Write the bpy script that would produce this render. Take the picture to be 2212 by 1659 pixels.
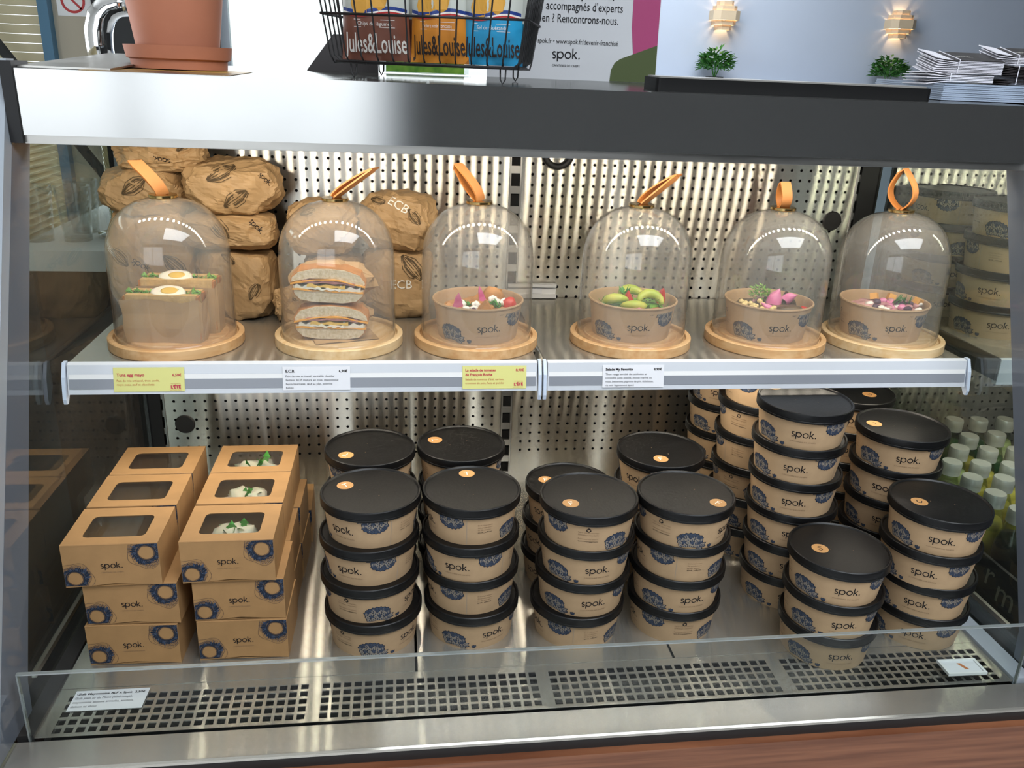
import bpy, bmesh, math, random
from mathutils import Vector, Matrix, noise
from mathutils.bvhtree import BVHTree

SC = bpy.context.scene
COL = SC.collection
PI = math.pi
for _o in list(bpy.data.objects):
    bpy.data.objects.remove(_o)

# ---------------------------------------------------------------- camera
def rot(yaw, pitch, roll):
    cy, sy, cp, sp = math.cos(yaw), math.sin(yaw), math.cos(pitch), math.sin(pitch)
    f = Vector((sy * cp, cy * cp, -sp)); r = Vector((cy, -sy, 0)); u = r.cross(f)
    cr, sr = math.cos(roll), math.sin(roll)
    return cr * r + sr * u, -sr * r + cr * u, f
R_, U_, F_ = rot(0.1390, 0.3583, 0.0411)
CAM = Vector((-0.1036, -1.0047, 0.8428))
cd = bpy.data.cameras.new('camera')
cd.sensor_fit = 'HORIZONTAL'; cd.sensor_width = 36.0; cd.lens = 1818.03 / 2212 * 36
cd.clip_start = 0.02; cd.clip_end = 100
cam = bpy.data.objects.new('camera', cd); COL.objects.link(cam)
M = Matrix((R_, U_, -F_)).transposed().to_4x4(); M.translation = CAM
cam.matrix_world = M
SC.camera = cam

# ---------------------------------------------------------------- world, exposure
SC.view_settings.view_transform = 'Standard'
SC.view_settings.look = 'None'
SC.view_settings.gamma = 1.0
SC.view_settings.use_curve_mapping = False
SC.view_settings.exposure = 0.0
SC.cycles.max_bounces = 6
SC.cycles.transparent_max_bounces = 16
SC.cycles.glossy_bounces = 4
SC.cycles.diffuse_bounces = 2
SC.cycles.caustics_reflective = False
SC.cycles.caustics_refractive = False
SC.cycles.sample_clamp_indirect = 6.0
SC.cycles.use_adaptive_sampling = True
SC.cycles.adaptive_threshold = 0.1
SC.cycles.adaptive_min_samples = 16
SC.cycles.light_sampling_threshold = 0.03
W = bpy.data.worlds.new('sky'); SC.world = W; W.use_nodes = True
bg = W.node_tree.nodes['Background']
bg.inputs[0].default_value = (0.86, 0.93, 1.0, 1); bg.inputs[1].default_value = 1.9

def area(name, loc, rotv, sx, sy, power, col):
    l = bpy.data.lights.new(name, 'AREA'); l.shape = 'RECTANGLE'; l.size = sx; l.size_y = sy
    l.energy = power; l.color = col
    o = bpy.data.objects.new(name, l); COL.objects.link(o); o.location = loc; o.rotation_euler = rotv
    return o
# daylight entering by the shop window behind the photographer, the roof light and the rear window; two more lamps added
area('shop_window_daylight', (-2.0, -3.86, 1.05), (PI / 2, 0, 0), 3.4, 1.9, 16, (0.93, 0.97, 1.0))
area('roof_light_daylight', (0.9, -1.6, 2.35), (0, 0, 0), 2.2, 1.6, 82, (0.90, 0.95, 1.0))
area('added_rear_light', (1.6, 4.3, 2.40), (0, 0, 0), 1.8, 1.2, 45, (0.90, 0.95, 1.0))  # added overhead lamp, brightens the blue-grey rear wall
area('rear_window_daylight', (0.0, 5.3, 1.2), (-PI / 2, 0, 0), 2.6, 1.8, 60, (0.90, 0.95, 1.0))

area('added_side_light', (-3.08, 1.6, 1.1), (0, -PI / 2, 0), 1.6, 2.2, 70, (0.90, 0.95, 1.0))  # added lamp at the left, brightens the blind and white counter

# ---------------------------------------------------------------- helpers
def lin(c):
    return c / 12.92 if c <= 0.04045 else ((c + 0.055) / 1.055) ** 2.4
def C(h):
    h = h.lstrip('#')
    return tuple(lin(int(h[i:i + 2], 16) / 255) for i in (0, 2, 4)) + (1.0,)

MATS = {}
def mat(name, col='#808080', rough=0.5, metal=0.0, emis=None, es=0.0, spec=0.5, noise_amt=0.0, nscale=30.0, nstretch=(1, 1, 1),
        bump=0.0, bscale=80.0, coat=0.0, alpha=1.0, aniso=0.0, atan=None, sss=0.0, col2=None, rough_var=0.0, trans=0.0):
    m = bpy.data.materials.new(name); m.use_nodes = True
    nt = m.node_tree; N = nt.nodes; L = nt.links
    b = N['Principled BSDF']; out = N['Material Output']
    b.inputs['Base Color'].default_value = C(col)
    b.inputs['Roughness'].default_value = rough
    b.inputs['Metallic'].default_value = metal
    b.inputs['Specular IOR Level'].default_value = spec
    b.inputs['Coat Weight'].default_value = coat
    b.inputs['Alpha'].default_value = alpha
    if trans: b.inputs['Transmission Weight'].default_value = trans
    if sss:
        b.inputs['Subsurface Weight'].default_value = sss
        b.inputs['Subsurface Scale'].default_value = 0.004
    if emis:
        b.inputs['Emission Color'].default_value = C(emis); b.inputs['Emission Strength'].default_value = es
    if aniso:
        b.inputs['Anisotropic'].default_value = aniso
        if atan:
            v = N.new('ShaderNodeCombineXYZ')
            for i in range(3): v.inputs[i].default_value = atan[i]
            L.new(v.outputs[0], b.inputs['Tangent'])
    if noise_amt or col2 or rough_var or bump:
        tc = N.new('ShaderNodeTexCoord'); mp = N.new('ShaderNodeMapping')
        mp.inputs['Scale'].default_value = nstretch
        L.new(tc.outputs['Object'], mp.inputs[0])
    if noise_amt or col2 or rough_var:
        nz = N.new('ShaderNodeTexNoise'); nz.inputs['Scale'].default_value = nscale; nz.inputs['Detail'].default_value = 4
        L.new(mp.outputs[0], nz.inputs['Vector'])
        if noise_amt or col2:
            mx = N.new('ShaderNodeMix'); mx.data_type = 'RGBA'
            a = C(col); bb = C(col2) if col2 else tuple(x * (1 - noise_amt) for x in a[:3]) + (1,)
            mx.inputs[6].default_value = a; mx.inputs[7].default_value = bb
            rp = N.new('ShaderNodeMapRange'); rp.inputs[1].default_value = 0.35; rp.inputs[2].default_value = 0.65
            L.new(nz.outputs[0], rp.inputs[0]); L.new(rp.outputs[0], mx.inputs[0])
            L.new(mx.outputs[2], b.inputs['Base Color'])
        if rough_var:
            rr = N.new('ShaderNodeMapRange'); rr.inputs[1].default_value = 0.3; rr.inputs[2].default_value = 0.7
            rr.inputs[3].default_value = max(0.02, rough - rough_var); rr.inputs[4].default_value = rough + rough_var
            L.new(nz.outputs[0], rr.inputs[0]); L.new(rr.outputs[0], b.inputs['Roughness'])
    if bump:
        bn = N.new('ShaderNodeTexNoise'); bn.inputs['Scale'].default_value = bscale; bn.inputs['Detail'].default_value = 3
        L.new(mp.outputs[0], bn.inputs['Vector'])
        bp = N.new('ShaderNodeBump'); bp.inputs['Strength'].default_value = bump; bp.inputs['Distance'].default_value = 0.002
        L.new(bn.outputs[0], bp.inputs['Height']); L.new(bp.outputs[0], b.inputs['Normal'])
    MATS[name] = m
    return m

def brushed(name, col, rough, an, tan, wave=0.0, wscale=(9, 9, 2), smudge=0.0, dull=0.06):
    """brushed steel: sharp across the brushing, spread along it"""
    m = bpy.data.materials.new(name); m.use_nodes = True
    nt = m.node_tree; N = nt.nodes; L = nt.links; N.clear()
    out = N.new('ShaderNodeOutputMaterial'); g = N.new('ShaderNodeBsdfAnisotropic'); g.distribution = 'BECKMANN'
    g.inputs['Color'].default_value = C(col); g.inputs['Roughness'].default_value = rough; g.inputs['Anisotropy'].default_value = an
    v = N.new('ShaderNodeCombineXYZ')
    for i in range(3): v.inputs[i].default_value = tan[i]
    L.new(v.outputs[0], g.inputs['Tangent'])
    d = N.new('ShaderNodeBsdfDiffuse'); d.inputs[0].default_value = C(col)
    mx = N.new('ShaderNodeMixShader'); mx.inputs[0].default_value = dull
    L.new(g.outputs[0], mx.inputs[1]); L.new(d.outputs[0], mx.inputs[2]); L.new(mx.outputs[0], out.inputs[0])
    tc = N.new('ShaderNodeTexCoord'); mp = N.new('ShaderNodeMapping'); mp.inputs['Scale'].default_value = wscale
    L.new(tc.outputs['Object'], mp.inputs[0])
    nz = N.new('ShaderNodeTexNoise'); nz.inputs['Scale'].default_value = 1.0; nz.inputs['Detail'].default_value = 1.9
    L.new(mp.outputs[0], nz.inputs['Vector'])
    if wave:
        bp = N.new('ShaderNodeBump'); bp.inputs['Strength'].default_value = 1.0; bp.inputs['Distance'].default_value = wave
        L.new(nz.outputs[0], bp.inputs['Height']); L.new(bp.outputs[0], g.inputs['Normal'])
    if smudge:
        cr = N.new('ShaderNodeMix'); cr.data_type = 'RGBA'; a = C(col)
        cr.inputs[6].default_value = a; cr.inputs[7].default_value = tuple(x * (1 - smudge) for x in a[:3]) + (1,)
        n2 = N.new('ShaderNodeTexNoise'); n2.inputs['Scale'].default_value = 4.0; n2.inputs['Detail'].default_value = 3
        L.new(tc.outputs['Object'], n2.inputs['Vector'])
        rp = N.new('ShaderNodeMapRange'); rp.inputs[1].default_value = 0.45; rp.inputs[2].default_value = 0.75
        L.new(n2.outputs[0], rp.inputs[0]); L.new(rp.outputs[0], cr.inputs[0]); L.new(cr.outputs[2], g.inputs['Color'])
    MATS[name] = m
    return m

def glassmat(name, tint='#ffffff', base=0.04, rough=0.0, haze=0.0, hazecol='#ffffff'):
    """clear sheet: transparent, with a Schlick mirror on top and an optional diffuse haze"""
    m = bpy.data.materials.new(name); m.use_nodes = True
    nt = m.node_tree; N = nt.nodes; L = nt.links; N.clear()
    out = N.new('ShaderNodeOutputMaterial'); tr = N.new('ShaderNodeBsdfTransparent'); gl = N.new('ShaderNodeBsdfGlossy')
    tr.inputs[0].default_value = C(tint); gl.inputs['Roughness'].default_value = rough
    lw = N.new('ShaderNodeLayerWeight'); lw.inputs[0].default_value = 0.5
    pw = N.new('ShaderNodeMath'); pw.operation = 'POWER'; pw.inputs[1].default_value = 5
    ma = N.new('ShaderNodeMath'); ma.operation = 'MULTIPLY_ADD'; ma.inputs[1].default_value = 1 - base; ma.inputs[2].default_value = base
    L.new(lw.outputs['Facing'], pw.inputs[0]); L.new(pw.outputs[0], ma.inputs[0])
    mx = N.new('ShaderNodeMixShader'); L.new(ma.outputs[0], mx.inputs[0]); L.new(gl.outputs[0], mx.inputs[2])
    if haze:
        df = N.new('ShaderNodeBsdfDiffuse'); df.inputs[0].default_value = C(hazecol)
        m2 = N.new('ShaderNodeMixShader'); m2.inputs[0].default_value = haze
        L.new(tr.outputs[0], m2.inputs[1]); L.new(df.outputs[0], m2.inputs[2]); L.new(m2.outputs[0], mx.inputs[1])
    else:
        L.new(tr.outputs[0], mx.inputs[1])
    L.new(mx.outputs[0], out.inputs[0])
    MATS[name] = m
    return m

class MB:
    def __init__(s): s.v = []; s.f = []; s.m = []
    def add(s, vs, fs, mi=0):
        o = len(s.v); s.v += [tuple(p) for p in vs]; s.f += [tuple(i + o for i in f) for f in fs]; s.m += [mi] * len(fs)
        return s
    def box(s, x0, x1, y0, y1, z0, z1, mi=0, T=None):
        vs = [(x, y, z) for z in (z0, z1) for y in (y0, y1) for x in (x0, x1)]
        if T: vs = [T @ Vector(p) for p in vs]
        return s.add(vs, [(0, 2, 3, 1), (4, 5, 7, 6), (0, 1, 5, 4), (2, 6, 7, 3), (0, 4, 6, 2), (1, 3, 7, 5)], mi)
    def lathe(s, prof, n=48, mi=0, T=None, sx=1, sy=1):
        vs = []; fs = []; rings = []
        for (r, z) in prof:
            if r < 1e-6: rings.append([len(vs)]); vs.append((0, 0, z))
            else:
                rings.append(list(range(len(vs), len(vs) + n)))
                vs += [(r * sx * math.cos(2 * PI * i / n), r * sy * math.sin(2 * PI * i / n), z) for i in range(n)]
        for a, b in zip(rings, rings[1:]):
            for i in range(n):
                j = (i + 1) % n
                if len(a) == 1 and len(b) == 1: continue
                if len(a) == 1: fs.append((a[0], b[j], b[i]))
                elif len(b) == 1: fs.append((a[i], a[j], b[0]))
                else: fs.append((a[i], a[j], b[j], b[i]))
        if T: vs = [T @ Vector(p) for p in vs]
        return s.add(vs, fs, mi)
    def tube(s, pts, r, n=8, mi=0, closed=False, cap=True):
        pts = [Vector(p) for p in pts]; k = len(pts); vs = []; fs = []
        up = None
        for i, p in enumerate(pts):
            if closed: d = pts[(i + 1) % k] - pts[i - 1]
            else: d = pts[min(i + 1, k - 1)] - pts[max(i - 1, 0)]
            d.normalize()
            if up is None: up = d.orthogonal().normalized()
            else:
                up = up - d * up.dot(d)
                up = up.normalized() if up.length > 1e-6 else d.orthogonal().normalized()
            w = d.cross(up); rr = r[i] if isinstance(r, (list, tuple)) else r
            vs += [p + (up * math.cos(2 * PI * j / n) + w * math.sin(2 * PI * j / n)) * rr for j in range(n)]
        for i in range(k if closed else k - 1):
            a = i * n; b = ((i + 1) % k) * n
            for j in range(n): fs.append((a + j, a + (j + 1) % n, b + (j + 1) % n, b + j))
        if cap and not closed:
            fs.append(tuple(range(n))[::-1]); fs.append(tuple(range((k - 1) * n, k * n)))
        return s.add(vs, fs, mi)
    def prism(s, poly, h0, h1, axis='z', mi=0):
        n = len(poly)
        def P(a, b, h): return {'z': (a, b, h), 'x': (h, a, b), 'y': (a, h, b)}[axis]
        vs = [P(a, b, h0) for a, b in poly] + [P(a, b, h1) for a, b in poly]
        fs = [tuple(range(n))[::-1], tuple(range(n, 2 * n))] + [(i, (i + 1) % n, n + (i + 1) % n, n + i) for i in range(n)]
        return s.add(vs, fs, mi)
    def build(s, name, mats, parent=None, smooth=False, loc=None, rz=None, angle=None):
        me = bpy.data.meshes.new(name)
        me.from_pydata(s.v, [], s.f)
        if not isinstance(mats, (list, tuple)): mats = [mats]
        for m in mats: me.materials.append(MATS[m] if isinstance(m, str) else m)
        me.polygons.foreach_set('material_index', s.m)
        if smooth: me.polygons.foreach_set('use_smooth', [True] * len(me.polygons))
        bm = bmesh.new(); bm.from_mesh(me)
        bmesh.ops.recalc_face_normals(bm, faces=bm.faces)
        if angle:
            for e in bm.edges:
                if len(e.link_faces) == 2 and e.calc_face_angle(0) > angle: e.smooth = False
        bm.to_mesh(me); bm.free(); me.update()
        return put(name, me, parent, loc, rz)

def put(name, me, parent=None, loc=None, rz=None):
    o = bpy.data.objects.new(name, me); COL.objects.link(o)
    if parent: o.parent = parent
    if loc is not None: o.location = loc
    if rz is not None: o.rotation_euler = (0, 0, rz)
    return o

def tag(o, label, cat=None, group=None, kind=None):
    if label: o['label'] = label
    if cat: o['category'] = cat
    if group: o['group'] = group
    if kind: o['kind'] = kind
    return o
def thing(name, label, cat, loc=(0, 0, 0), rz=0, group=None):
    o = bpy.data.objects.new(name, None); COL.objects.link(o); o.empty_display_size = 0.02
    o.location = loc; o.rotation_euler = (0, 0, rz)
    return tag(o, label, cat, group)
def struct(o, label=None): return tag(o, label, None, None, 'structure')

# ---- flat lettering -------------------------------------------------------
_tc = {}
def text2d(s, off=0.0):
    k = (s, off)
    if k in _tc: return _tc[k]
    cu = bpy.data.curves.new('t', 'FONT'); cu.body = s; cu.resolution_u = 2; cu.offset = off
    o = bpy.data.objects.new('t', cu); COL.objects.link(o)
    dg = bpy.context.evaluated_depsgraph_get()
    me = bpy.data.meshes.new_from_object(o.evaluated_get(dg))
    vs = [(v.co.x, v.co.y) for v in me.vertices]; fs = [tuple(p.vertices) for p in me.polygons]
    bpy.data.objects.remove(o); bpy.data.curves.remove(cu); bpy.data.meshes.remove(me)
    w = (min(v[0] for v in vs), max(v[0] for v in vs)) if vs else (0, 1)
    _tc[k] = (vs, fs, w)
    return _tc[k]
def put_text(mb, s, fn, x, y, size, mi=0, align='l', off=0.0, width=None):
    """fn maps 2D to 3D; width squeezes the line to a given length"""
    vs, fs, (a, b) = text2d(s, off)
    kx = size if width is None else width / (b - a)
    w = (b - a) * kx
    ox = x - a * kx - (w / 2 if align == 'c' else w if align == 'r' else 0)
    mb.add([fn(ox + vx * kx, y + vy * size) for vx, vy in vs], fs, mi)

def stroke(pts, w, closed=False):
    """polyline to quads of width w"""
    P = [Vector(p) for p in pts]; n = len(P); L_, R2 = [], []
    for i, p in enumerate(P):
        a = P[i - 1] if (i or closed) else p; b = P[(i + 1) % n] if (i < n - 1 or closed) else p
        d = (b - a)
        if d.length < 1e-9: d = Vector((1, 0))
        d.normalize(); nn = Vector((-d.y, d.x)) * w / 2
        L_.append(p + nn); R2.append(p - nn)
    out = []
    for i in range(n if closed else n - 1):
        j = (i + 1) % n
        out.append([tuple(L_[i]), tuple(R2[i]), tuple(R2[j]), tuple(L_[j])])
    return out
def arc(cx, cy, r, a0, a1, n=12):
    return [(cx + r * math.cos(math.radians(a0 + (a1 - a0) * i / n)), cy + r * math.sin(math.radians(a0 + (a1 - a0) * i / n))) for i in range(n + 1)]
def word_spok():
    """the rounded wordmark as quads, x-height 1, origin at the left of the baseline"""
    w = 0.17; q = []
    s = arc(.30, .735, .225, 30, 250, 8)[:-1] + [(.30, .5)] + arc(.30, .265, .24, 70, -150, 8)[1:]
    q += stroke(s, w)
    x = .82
    q += stroke([(x, -.45), (x, 1.0)], w); q += stroke(arc(x + .45, .5, .45, 0, 360, 20)[:-1], w, True)
    x = 2.12 - .1
    q += stroke(arc(x + .45, .5, .45, 0, 360, 20)[:-1], w, True)
    x = 3.22
    q += stroke([(x, 0), (x, 1.5)], w); q += stroke([(x + .05, .42), (x + .58, 1.0)], w); q += stroke([(x + .2, .56), (x + .66, 0)], w)
    cx = 4.25
    q.append(arc(cx, .1, .12, 0, 360, 10)[:-1])
    return q
SPOK = word_spok()   # spans 0..4.37

def clip(poly, x0, x1, y0, y1):
    for ax, lim, sg in ((0, x0, 1), (0, x1, -1), (1, y0, 1), (1, y1, -1)):
        out = []
        for i, p in enumerate(poly):
            q = poly[i - 1]
            pi_ = (p[ax] - lim) * sg >= 0; qi = (q[ax] - lim) * sg >= 0
            if pi_ != qi:
                t = (lim - q[ax]) / (p[ax] - q[ax]); out.append((q[0] + t * (p[0] - q[0]), q[1] + t * (p[1] - q[1])))
            if pi_: out.append(p)
        poly = out
        if len(poly) < 3: return []
    return poly

def petal(cx, cy, w, h, a):
    """pointed scale, base at (cx,cy), pointing along angle a"""
    pr = [(-.30, 0), (-.5, .35), (-.40, .68), (0, 1.0), (.40, .68), (.5, .35), (.30, 0)]
    ca, sa = math.cos(a - PI / 2), math.sin(a - PI / 2)
    return [(cx + (px * w) * ca - (py * h) * sa, cy + (px * w) * sa + (py * h) * ca) for px, py in pr]
def artichoke():
    """engraved artichoke about 1.25 wide and .8 tall: list of (polygon, material, layer)"""
    rnd = random.Random(4); L_ = []
    def scale(cx, cy, w, h, a, tone):
        L_.append((petal(cx, cy, w, h, a), 0, 0))
        ca, sa = math.cos(a), math.sin(a)
        L_.append((petal(cx + ca * h * .06, cy + sa * h * .06, w * .74, h * .78, a), tone, 1))
        if tone == 2: L_.append((petal(cx + ca * h * .1, cy + sa * h * .1, w * .22, h * .45, a), 1, 2))
        for t in (-.2, 0, .2):
            x0 = cx - sa * w * t + ca * h * .05; y0 = cy + ca * w * t + sa * h * .05
            L_.extend((q, 0, 3) for q in stroke([(x0, y0), (x0 + ca * h * .6, y0 + sa * h * .6)], w * .036))
    for k in range(9):                                   # crown of back scales
        a = math.radians(25 + k * 17)
        scale(.42 + .27 * math.cos(a), .36 + .24 * math.sin(a), .2, .2, a, 1)
    rows = [(.50, 5, .60), (.36, 6, .68), (.22, 6, .66), (.08, 5, .56)]
    for ri, (y, n, wd) in enumerate(rows):
        for i in range(n):
            t = (i + .5) / n - .5
            scale(.42 + t * wd, y - abs(t) * .1, .17, .23, PI / 2 - t * 1.1 + rnd.uniform(-.1, .1), 2 if (i * 2 + ri) % 4 else 1)
    for k, (x, y, a, h) in enumerate(((.70, .22, 55, .24), (.74, .16, 30, .26), (.72, .10, 5, .26), (.66, .06, -18, .22), (.62, .2, 75, .2), (.8, .08, 42, .16))):
        scale(x, y, .15, h, math.radians(a), 2 if k % 2 else 1)
    for a in (95, 70, 118):                               # little bud
        scale(1.12, .02, .09, .17, math.radians(a), 1)
    return L_
ART = artichoke()
def rosette():
    """engraved cut cabbage, radius 1: list of (polygon, material, layer)"""
    rnd = random.Random(9); L_ = []
    for k in range(30):
        a = 2 * PI * k / 30; r0 = .50 + .05 * math.sin(3 * a)
        L_.append((petal(r0 * math.cos(a), r0 * math.sin(a), .17, .20 + .12 * rnd.random() + .1 * math.sin(2 * a + 1), a + .35), 0 if k % 3 else 1, k % 2))
    for k in range(64):
        a = 2 * PI * k / 64 + .1
        L_.extend((q, 1 if k % 2 else 0, 2) for q in stroke([(.5 * math.cos(a), .5 * math.sin(a)), (.70 * math.cos(a + .2), .70 * math.sin(a + .2)), ((.86 + .1 * math.sin(3 * a)) * math.cos(a + .26), (.86 + .1 * math.sin(3 * a)) * math.sin(a + .26))], .016))
    for r, w, lb in ((.47, .075, .006), (.40, .02, .01), (.96, .014, .07), (.80, .014, .06), (.66, .03, .05)):
        L_.extend((q, 0, 3) for q in stroke([((r + lb * math.sin(5 * t + r * 9)) * math.cos(t), (r + lb * math.sin(5 * t + r * 9)) * math.sin(t)) for t in [2 * PI * i / 40 for i in range(40)]], w, True))
    return L_
ROS = rosette()

# ---------------------------------------------------------------- materials
mat('steel', '#b9b7b2', 0.34, 1.0, rough_var=0.05, nscale=7, nstretch=(1, 1, 6))
brushed('steel_face', '#c2c2c0', 0.20, 0.60, (1, 0, 0), 0.0, smudge=0.12)
brushed('steel_back', '#dad6cb', 0.20, 0.85, (1, 0, 0), 0.00025, (7, 7, 2.0))
brushed('steel_floor', '#d2cec4', 0.24, 0.84, (1, 0, 0), 0.00025, (6, 2.0, 6), smudge=0.1, dull=0.13)
mat('chrome', '#e8e8e8', 0.05, 1.0)
mat('brass', '#d9b77a', 0.18, 1.0)
mat('alu_light', '#c9cfd6', 0.35, 0.55)
mat('rail_plastic', '#d4d8de', 0.25)
mat('rail_shade', '#8d9199', 0.3)
mat('rail_cap', '#cdd9ea', 0.35)
mat('frame_grey', '#a9b1ba', 0.4)
mat('tray_black', '#070708', 0.55, spec=0.25)
mat('black', '#141416', 0.5)
mat('dark_strip', '#2b2a2a', 0.45)
mat('deep', '#0a0a0b', 0.8)
mat('lid', '#0c0c0d', 0.40, bump=0.1, bscale=220, spec=0.35)
mat('kraft', '#bfa07c', 0.62, noise_amt=0.08, nscale=45, spec=0.3)
mat('kraft_in', '#c8a67c', 0.6)
mat('kraft_box', '#ad8558', 0.62, noise_amt=0.10, nscale=35, spec=0.3)
mat('kraft_wrap', '#bd9a6e', 0.55, noise_amt=0.14, nscale=25, spec=0.35)
mat('ink', '#17161a', 0.6, spec=0.2)
mat('ink_soft', '#8d7358', 0.6, spec=0.2)
mat('navy', '#242c3b', 0.6, spec=0.2)
mat('blue_ink', '#4a5468', 0.6, spec=0.2)
mat('pale_ink', '#a79c8e', 0.6, spec=0.2)
mat('sketch_ink', '#5a4a35', 0.6, spec=0.2)
mat('sticker', '#b98a55', 0.5)
mat('white_ink', '#f4f0e6', 0.5)
mat('white', '#efefee', 0.5)
mat('paper', '#e9eaee', 0.5)
mat('lime_paper', '#dfdc8a', 0.5)
mat('red_ink', '#c4294a', 0.5)
mat('orange_ink', '#c87a4a', 0.5)
mat('grey_ink', '#55565c', 0.5)
mat('wood_base', '#dcb483', 0.42, col2='#cb9a66', nscale=7, nstretch=(1, 12, 12), spec=0.35)
mat('wood_base_pale', '#e6c99c', 0.42, col2='#d8b27e', nscale=7, nstretch=(1, 12, 12), spec=0.35)
mat('wood_panel', '#8d5a3e', 0.4, col2='#6d4029', nscale=4, nstretch=(1.2, 10, 30))
mat('wood_dark', '#4a3122', 0.5, col2='#33211a', nscale=4, nstretch=(10, 1, 10))
mat('leather', '#c07a3c', 0.5, noise_amt=0.12, nscale=60)
mat('leather_in', '#a9713f', 0.75)
mat('terracotta', '#c07a5c', 0.7, noise_amt=0.12, nscale=12)
mat('soil', '#3a2a20', 0.9)
mat('cream', '#d8cda8', 0.5)
mat('blind', '#d9cda6', 0.5)
mat('beige_wall', '#b9b09c', 0.8)
mat('blue_post', '#4d7690', 0.6)
mat('wall_blue', '#c3cddd', 0.85, noise_amt=0.03, nscale=2)
mat('wall_white', '#d8d8d4', 0.85)
mat('wall_dark', '#2c2d2e', 0.8)
mat('ceiling_white', '#dcdcda', 0.9)
mat('floor_tile', '#d6d6d6', 0.35)
mat('wicker', '#d9c3a4', 0.6)
mat('bulb', '#ffe2bd', 0.5, emis='#ffd6a0', es=70)
mat('led', '#fff6df', 0.5, emis='#fff3de', es=120)
mat('leaf', '#2f6b28', 0.55, col2='#4f8a35', nscale=40)
mat('bun', '#c98a4e', 0.5, noise_amt=0.25, nscale=40, bump=0.2, bscale=90)
mat('crumb', '#e4d8be', 0.8, col2='#c9b896', nscale=220, bump=0.5, bscale=260)
mat('toast', '#d8b273', 0.75, noise_amt=0.2, nscale=120, bump=0.5, bscale=260)
mat('crust', '#b9793f', 0.6)
mat('egg_white', '#f4efdf', 0.35, sss=0.2)
mat('yolk', '#e4bc58', 0.55)
mat('cheddar', '#f0a93a', 0.4)
mat('bacon', '#8d4d48', 0.45, col2='#c98d83', nscale=60)
mat('lettuce', '#86b443', 0.5, col2='#4f8c2d', nscale=50)
mat('feta', '#f6f3ea', 0.6)
mat('crouton', '#c98e4c', 0.6, noise_amt=0.3, nscale=80)
mat('radish', '#c2437f', 0.4, col2='#e07aa8', nscale=60)
mat('tomato', '#c8372a', 0.3)
mat('avocado', '#d5cf62', 0.4, col2='#a9bd45', nscale=40)
mat('chickpea', '#e3cb8d', 0.5)
mat('pink_onion', '#d9699f', 0.35, col2='#eda3c4', nscale=30)
mat('aubergine', '#4b3a2a', 0.4, col2='#6b5636', nscale=40)
mat('beet', '#8b4a5c', 0.45, col2='#d6a4a0', nscale=50)
mat('apricot', '#e2a548', 0.45)
mat('purple_leaf', '#4a2a44', 0.5)
mat('sesame', '#1a1814', 0.6)
mat('herb', '#3f8a2c', 0.55)
mat('cap_silver', '#d4d4cd', 0.3, 0.5)
mat('juice_yellow', '#d9c05a', 0.3)
mat('juice_green', '#33623a', 0.3)
mat('juice_pale', '#ccd2a8', 0.3)
mat('crate', '#1c1a18', 0.6)
mat('bag_brown', '#7a4a3a', 0.38)
mat('bag_orange', '#d98a2c', 0.38)
mat('bag_blue', '#2f9fd0', 0.38)
mat('bag_teal', '#1c6f8a', 0.38)
mat('bag_silver', '#c9ccc4', 0.35)
mat('flag_blue', '#263f86', 0.4)
mat('flag_red', '#c1302f', 0.4)
mat('crisp', '#dca23f', 0.5)
mat('bag_white_ink', '#f2ece4', 0.5)
mat('bag_dark_ink', '#2a1c18', 0.5)
mat('poster', '#c9cbcf', 0.6)
mat('magenta', '#a3386b', 0.6)
mat('olive', '#3d4a1c', 0.6)
mat('tray_top', '#8f8d88', 0.35)
mat('cover_dark', '#2a2526', 0.4)
mat('leaflet_white', '#eceaf2', 0.6)
mat('acrylic_stack', '#aab8cc', 0.2)
mat('leaflet_yellow', '#c8a24a', 0.4, col2='#5a3a34', nscale=8)
mat('sign_red', '#c03a3a', 0.6)
glassmat('dome_glass', '#fdfcfa', 0.045, 0.0, haze=0.055, hazecol='#f6f3ec')  # diffuse haze stands in for the milky reflections on the domes
glassmat('pane', '#e9f0ec', 0.075, 0.0, haze=0.012)
glassmat('guard_glass', '#f6f9f8', 0.02)
glassmat('guard_edge', '#a8b6b4', 0.25, 0.1, haze=0.35, hazecol='#c9d2d0')
glassmat('window_film', '#e9ece8', 0.05, 0.02)
glassmat('bottle_glass', '#f0f4ea', 0.06)
glassmat('clear_plastic', '#f4f6f6', 0.05, 0.02, haze=0.03)
glassmat('box_film', '#f2f2ee', 0.05, 0.01, haze=0.01)
glassmat('band', '#70767c', 0.06, 0.05, haze=0.65, hazecol='#858d99')
# ================================================================ ROOM
FZ = -0.92
def plane_box(name, a, m, label=None):
    return struct(MB().box(*a).build(name, m), label)
plane_box('floor', (-3.2, 6.2, -4.0, 5.7, FZ - .05, FZ), 'floor_tile', 'pale floor of the shop')
# ceiling with openings for the roof light and the added rear lamp
cb = MB()
cb.box(-3.2, 6.2, -4.0, -2.4, 2.45, 2.5); cb.box(-3.2, 6.2, -.8, 3.7, 2.45, 2.5); cb.box(-3.2, 6.2, 4.9, 5.7, 2.45, 2.5); cb.box(-3.2, .7, 3.7, 4.9, 2.45, 2.5); cb.box(2.5, 6.2, 3.7, 4.9, 2.45, 2.5)
cb.box(-3.2, -.2, -2.4, -.8, 2.45, 2.5); cb.box(2.0, 6.2, -2.4, -.8, 2.45, 2.5)
struct(cb.build('ceiling', 'ceiling_white'), 'white ceiling with a square roof light')
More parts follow.
